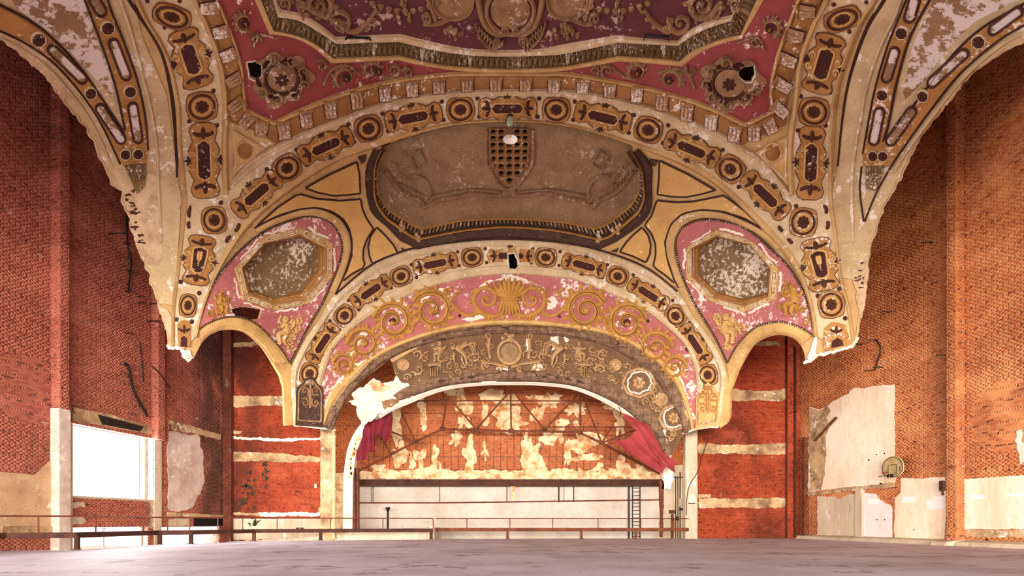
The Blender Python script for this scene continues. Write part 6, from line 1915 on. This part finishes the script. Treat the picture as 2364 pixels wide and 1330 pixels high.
# thin wire mesh hangers on the brick above the lintel
g = G(offs(SST, .02))
for x in range(835, 1520, 16):
    g.ridge(np.array([(x + RNG.normal(0, 2), 930 + abs(x - 1180) * .25 + RNG.uniform(0, 40)), (x, 1106)]), .45, .01, 0, 3)
for y in (955, 1005, 1055, 1084):
    g.ridge(np.array([(850 + (y < 960) * 70, y), (1505 - (y < 960) * 70, y)], float), .5, .01, 0, 3)
o = g.build('hanger_wires', M['rustdk'])
tag(o, 'thin rusty hanger wires criss-crossing the stage brickwork', 'wires', kind='stuff')
# --- curtains
SCU = PlaneS((0, 35.2, 0), (0, -1, 0))
def cloth(name, label, P, m, fold, ang, parts=(), yy=33.75, ties=()):
    SCU = PlaneS((0, yy, 0), (0, -1, 0))
    f = lambda q: .09 * np.sin((q[:, 0] * math.cos(ang) + q[:, 1] * math.sin(ang)) / fold + 1.2 * np.sin(q[:, 1] / 31.0)) + .03 * np.sin((q[:, 0] * math.cos(ang) + q[:, 1] * math.sin(ang)) / (fold * .41) + 1)
    o = G(SCU).poly(ragged(P, .7, 5), 0, .0, (), 4.2, hf=f, fine=4).build(name, M[m])
    tag(o, label, 'curtain', 'torn stage curtains')
    for e0, e1 in ties:
        B().tube([at(e0[0], e0[1], yy), wpt(VS, e1[0], e1[1], -.02) if len(e1) < 3 else at(*e1)], .02, 5).build('tie_cord', M['steeldk'], o)
    for pp, mm, an in parts:
        f2 = lambda q: .12 + .08 * np.sin((q[:, 0] * math.cos(an) + q[:, 1] * math.sin(an)) / fold)
        G(SCU).poly(ragged(pp, .7, 5), 0, .0, (), 4.2, hf=f2, fine=4).build('curtain_fold', M[mm], o)
    return o
cloth('stage_curtain', 'dark crimson torn curtain bunched at the left of the stage arch', [(834, 962), (843, 953), (855, 962), (869, 969), (888, 955), (905, 944), (904, 975), (904, 1006), (897, 1012), (889, 1024), (880, 1008), (869, 1000), (866, 1022), (863, 1046), (855, 1044), (846, 1043), (847, 1060), (823, 1064), (823, 1040), (831, 1024), (837, 1012), (837, 994), (842, 985)], 'curtain', 2.6, .15,
      [([(845, 985), (864, 990), (866, 1040), (850, 1042), (846, 1010)], 'curtain', 0.0)], 33.75, [((846, 960), (856, 967, 34.1)), ((840, 968), (845, 975, 34.1)), ((904, 946), (908, 938))])
cloth('stage_curtain', 'sun-faded rose curtain stretched in the right haunch of the stage arch', [(1434, 952), (1463, 963), (1480, 973), (1497, 982), (1516, 1012), (1530, 1040), (1528, 1060), (1530, 1092), (1523, 1090), (1491, 1069), (1446, 1043), (1430, 1030), (1413, 1020), (1446, 1014), (1469, 995), (1457, 986), (1443, 966)], 'curtain_pink', 4.2, -.75,
      [([(1526, 1042), (1540, 1052), (1556, 1064), (1558, 1092), (1548, 1086), (1530, 1070), (1510, 1050), (1490, 1020), (1466, 975), (1480, 980), (1500, 1005)], 'curtain_pink', -.7), ([(1519, 1062), (1534, 1072), (1558, 1095), (1536, 1078), (1526, 1090)], 'curtain_pink', -.4)], 32.6, [((1434, 953), (1428, 938)), ((1497, 983), (1504, 974)), ((1530, 1042), (1538, 1036))])
# --- stage fittings
pr_ = empty('stage_pipe_rail', at(1170, 1160, YS - .2))
tag(pr_, 'thin rusty horizontal pipe across the grey stage wall', 'pipe')
B().tube([at(823, 1161, YS - .2) - pr_.location, at(1015, 1161, YS - .2) - pr_.location, at(1170, 1159, YS - .2) - pr_.location, at(1526, 1154, YS - .2) - pr_.location], .045, 8).build('pipe', M['rust'], pr_)
for x in (861, 1015, 1170, 1290, 1324):
    B().tube([at(x, 1122, YS - .2) - pr_.location, at(x, 1160, YS - .2) - pr_.location], .02 if x != 1290 else .05, 6).build('drop_rod', M['steeldk'], pr_)
lad = empty('wall_ladder', at(1469, 1240, YS - .3))
tag(lad, 'tall dark iron ladder fixed to the stage wall, near its right end', 'ladder')
for x in (1460.5, 1477.5):
    B().tube([at(x, 1123, YS - .3) - lad.location, at(x, 1246, YS - .3) - lad.location], .035, 6).build('stile', M['black'], lad)
for i in range(14):
    y = 1127 + i * 8.6
    B().tube([at(1460.5, y, YS - .3) - lad.location, at(1477.5, y, YS - .3) - lad.location], .022, 6).build('rung', M['black'], lad)
B().box(at(1467, 1221, YS - .35) - lad.location, (.75, .1, .07)).build('landing_bar', M['black'], lad)
tag(B().tube([at(1452, 1120, YS - .4), at(1452, 1246, YS - .4)], .055, 8).box(at(1452, 1122, YS - .4), (.2, .16, .06)).build('vertical_pipe', M['black']), 'black vertical pipe just left of the iron ladder', 'pipe')
sp = empty('standpipe', at(895, 1222, 36.5))
tag(sp, 'black standpipe with a flared head behind the guard rail', 'standpipe')
B().tube([Vector((0, 0, -1.2)), at(895.5, 1178, 36.5) - sp.location], .07, 10).build('pipe', M['black'], sp)
B().lathe(at(895.5, 1179, 36.5) - sp.location, [(.07, -.05), (.1, .0), (.12, .08), (.17, .14), (.17, .2), (.0, .22)], 14).tube([at(895.5, 1173, 36.5) - sp.location, at(899, 1172, 36.5) - sp.location], .06, 8).build('flared_head', M['black'], sp)
rag_ = G(PlaneS((0, 36.62, 0), (0, -1, 0))).poly(ragged([(1180, 1122), (1189, 1122), (1187, 1138), (1189, 1148), (1184, 1158), (1181, 1140)], .7, 3), .05, .03, (), 5).build('hanging_rag', M['stagepl'])
tag(rag_, 'scrap of yellowed plaster lath hanging under the lintel beam', 'scrap')
# concrete columns and pipes flanking the stage
YC = 33.6
for x0, x1, top, lab in ((739, 768, 986, 'cracked pale concrete column left of the stage'), (1583, 1611, 992, 'grey concrete column right of the stage with a looping cable')):
    p, q = at(x0, 1243, YC), at(x1, top, YC)
    o = B().box(((p.x + q.x) / 2, YC + .3, (q.z - .4) / 2), (q.x - p.x, .5, q.z + .4)).build('trim_15', M['band'] if x0 < 1000 else M['concrete'])
    tag(o, lab, kind='structure')
    if x0 < 1000:
        for (x, y, rx, ry) in ((752, 1020, 10, 12), (750, 1110, 8, 30), (746, 1180, 8, 16), (757, 1200, 8, 10)):
            G(PlaneS((0, YC + .05, 0), (0, -1, 0))).poly(blob(x, y, rx, ry, .4, 22), .012, .02, (), 8).build('rust_stain_scar', M['band'], o)
    else:
        G(PlaneS((0, YC + .05, 0), (0, -1, 0))).poly(ragged([(1590, 1140), (1605, 1141), (1602, 1162), (1590, 1161)], .8, 3), .05, .06, (), 8).build('meter_plate', M['concrete_white'], o)
        B().box(at(1597, 1162, YC), (.38, .12, .06)).build('bracket_shelf', M['steeldk'], o)
        G(PlaneS((0, YC + .05, 0), (0, -1, 0))).ridge(curve([(1636, 1010), (1622, 1050), (1610, 1090), (1592, 1120), (1586, 1150), (1584, 1190)]), .9, .04, .0).build('looping_cable', M['steeldk'], o)
vp = at(771, 985, YC - .1)
o = B().tube([(vp.x, vp.y, 0), (vp.x, vp.y, vp.z)], .095, 12).box((vp.x, vp.y, at(771, 1130, YC).z), (.26, .24, .05)).box((vp.x, vp.y, at(771, 1010, YC).z), (.26, .24, .05)).build('downpipe', M['cream'])
tag(o, 'cream painted downpipe beside the left stage column', 'pipe')
cb = empty('conduit_bundle', at(1566, 1243, 35))
tag(cb, 'rusty conduits and boxes on the pale wall right of the stage', 'conduits')
for x, y0, y1, r in ((1560, 1100, 1246, .03), (1565, 1100, 1246, .03), (1570, 1090, 1246, .035), (1577, 1000, 1246, .02)):
    B().tube([at(x, y0, 35) - cb.location, at(x, y1, 35) - cb.location], r, 6).build('conduit', M['steeldk'], cb)
for x, y, sx, sz, m_ in ((1552, 1182, .38, .22, 'rustdk'), (1552, 1215, .16, 1.5, 'rust'), (1574, 1176, .32, .14, 'steeldk'), (1564, 1197, .18, .24, 'black'), (1573, 1160, .22, .5, 'concrete'), (1570, 1102, .8, .06, 'steeldk')):
    B().box(at(x, y, 34.9) - cb.location, (sx, .14, sz), bev=.015).build('wall_box', M[m_], cb)
bx = at(729, 1122, YB - .06)
tag(B().box(bx, (.16, .1, .26), bev=.015).box(bx + Vector((0, -.06, .02)), (.1, .02, .14)).build('switch_box', M['concrete_grey']), 'small grey switch box on the left back brick wall', 'switch box')
for x, y in ((662, 1220), (671, 1220)):
    pass
vent = empty('floor_vents', at(692, 1220, YB - .1))
tag(vent, 'pair of small square black vents low in the concrete wall', 'vent')
for x in (687, 697):
    B().box(at(x, 1221, YB - .1) - vent.location, (.17, .08, .15)).build('vent_opening', M['black'], vent)
# loose timber leaning on the right plaster patch
a, b_ = wpt(SR, 1886, 1018, .14), wpt(SR, 1936, 964, .14)
d_ = (b_ - a)
o = B().box((a + b_) / 2, (d_.length, .14, .09), d_.normalized(), Vector(NR), d_.normalized().cross(Vector(NR))).build('timber_brace', M['wood'])
tag(o, 'brown timber strip slanting across the cream plaster patch', 'timber')
# corner pipe on the right
o = B().tube([at(1836, 1243, YB - .5), at(1836, 800, YB - .5)], .06, 8).box(at(1836, 1100, YB - .5), (.2, .18, .06)).box(at(1836, 950, YB - .5), (.2, .18, .06)).build('corner_downpipe', M['rustdk'])
tag(o, 'dark red downpipe in the corner right of the stage', 'pipe')
a_, c_ = wpt(SR, 1866, 1238, .24), wpt(SR, 1865, 1010, .24)
o = B().box((a_ + c_) / 2, (.16, .2, (c_ - a_).length), Vector(NR), Vector(UR)).build('corner_angle_post', M['rust'])
tag(o, 'rust streaked steel angle standing in the right brick corner', 'post')
# dangling cables and hooks on the left wall
def wire(label, pts, off, r, m='black', cat_='cable', S=SL, name='dangling_cable'):
    c = curve(pts, 5)
    o = B().tube([wpt(S, x, y, off) for x, y in c], r, 6)
    return tag(o.build(name, M[m]), label, cat_)
wire('thick black cable hanging down the left brick wall above the window', [(284, 838), (292, 850), (300, 890), (312, 920), (330, 950), (334, 962)], .12, .06)
wire('thin bent wire low on the left wall, left of the thick cable end', [(320, 790), (326, 850), (328, 880)], .08, .025)
wire('slack wire crossing the left wall to the right of the thick cable', [(330, 846), (347, 862), (362, 882), (372, 896)], .50, .03)
wire('tall wavy wire hung high on the left wall', [(288, 500), (290, 560), (298, 600), (294, 650), (292, 672)], .10, .035)
wire('kinked wire on the right wall near the broken vault foot', [(2024, 784), (2036, 800), (2034, 820), (2028, 838), (2022, 856)], .1, .03, S=SR)
HL = ['long iron rod stub beside the top of the wavy wire, left wall', 'short iron stub beside the middle of the wavy wire, its left side', 'short iron stub below the vault edge, upper of two close together', 'medium iron rod stub right of the wavy wire foot, under the vault edge', 'lowest short iron stub on the left wall, above the thick black cable', 'longest iron rod stub, running toward the foot of the left vault', 'tiny iron stub just under the long upper rod, left wall', 'short iron stub under the longest rod, beside the vault foot', 'short iron stub between the wavy wire and the vault edge', 'short bent iron stub at the very foot of the wavy wire']
HR_ = ['iron rod stub nearest the broken edge of the right vault', 'iron rod stub at the top of the kinked wire, right wall', 'iron rod stub right of the kinked wire, right wall', 'iron rod stub at the foot of the kinked wire, right wall', 'iron rod stub directly under the right vault foot', 'highest iron rod stub in the dark shade of the right wall', 'iron rod stub beside the tall brick pier, right wall']
hk = [(250, 540, 36), (292, 625, 12), (318, 700, 12), (345, 702, 16), (290, 770, 12), (340, 742, 52), (285, 562, 8), (352, 755, 12), (316, 685, 12), (290, 673, 14)]
for i, (x, y, L_) in enumerate(hk):
    p = wpt(SL, x, y, 0)
    o = B().tube([p, p + Vector(NL) * .25 + Vector((0, 0, .02)), p + Vector(NL) * .25 + Vector((L_ / 45.0 * .7, 0, 0))], .022, 6).build('rod_hook', M['black'])
    tag(o, HL[i], 'hook', 'rod stubs on the left wall')
hkr = [(2058, 720), (2028, 785), (2040, 848), (2020, 855), (1992, 795), (2155, 560), (2190, 820)]
for (x, y), hl_ in zip(hkr, HR_):
    p = wpt(SR, x, y, 0)
    o = B().tube([p, p + Vector(NR) * .3, p + Vector(NR) * .34 + Vector((-.25, 0, -.03))], .022, 6).build('rod_hook', M['black'])
    tag(o, hl_, 'hook', 'rod stubs on the right wall')
# concrete drum below the deck at left
dr = at(494, 1243, 30.0)
o = B().lathe((dr.x, dr.y, dr.z), [(.0, .0), (.30, .02), (.35, .06), (.34, .2), (.24, .3), (.1, .36), (.0, .37)], 20, (0, -1, .25)).tube([dr + Vector((.0, -.30, -.22)), dr + Vector((-.06, -.37, .0)), dr + Vector((.14, -.3, .28))], .02, 6).tube([dr + Vector((0, -.30, -.22)), dr + Vector((.07, -.37, 0)), dr + Vector((-.14, -.3, .28))], .02, 6).build('corded_bundle', M['limewash'])
tag(o, 'pale round bundle tied with cord, below the left deck edge', 'bundle')
for px_, ya, yb in ((245, 1215, 1262), (332, 1215, 1258)):
    p = wpt(SL, px_, 1240, -.15)
    o = B().tube([(p.x, p.y, -2.9), (p.x, p.y, .74)], .04, 6).box((p.x, p.y, .7), (.14, .14, .05)).build('ramp_post', M['concrete_grey'])
    tag(o, 'thin pale post in the bright opening under the window, ' + ('left one' if px_ < 300 else 'right one'), 'post')
# weeds of stain on the back ledge: small ferns rooted in the wall
fn = B()
for k in range(9):
    p = at(586 + RNG.normal(0, 3), 1214, YB - .1)
    q = p + Vector((RNG.normal(.1, .22), -.05, RNG.uniform(.1, .5)))
    fn.tube([p, (p + q) / 2 + Vector((0, 0, .06)), q], [.03, .045, .008], 5)
tag(fn.build('wall_weed', M['moss']), 'dark green weed growing from the concrete ledge at left', 'plant')
for o in list(bpy.data.objects):
    if o.parent is None and o.type == 'MESH' and 'kind' not in o and 'category' not in o:
        print('UNTAGGED', o.name)
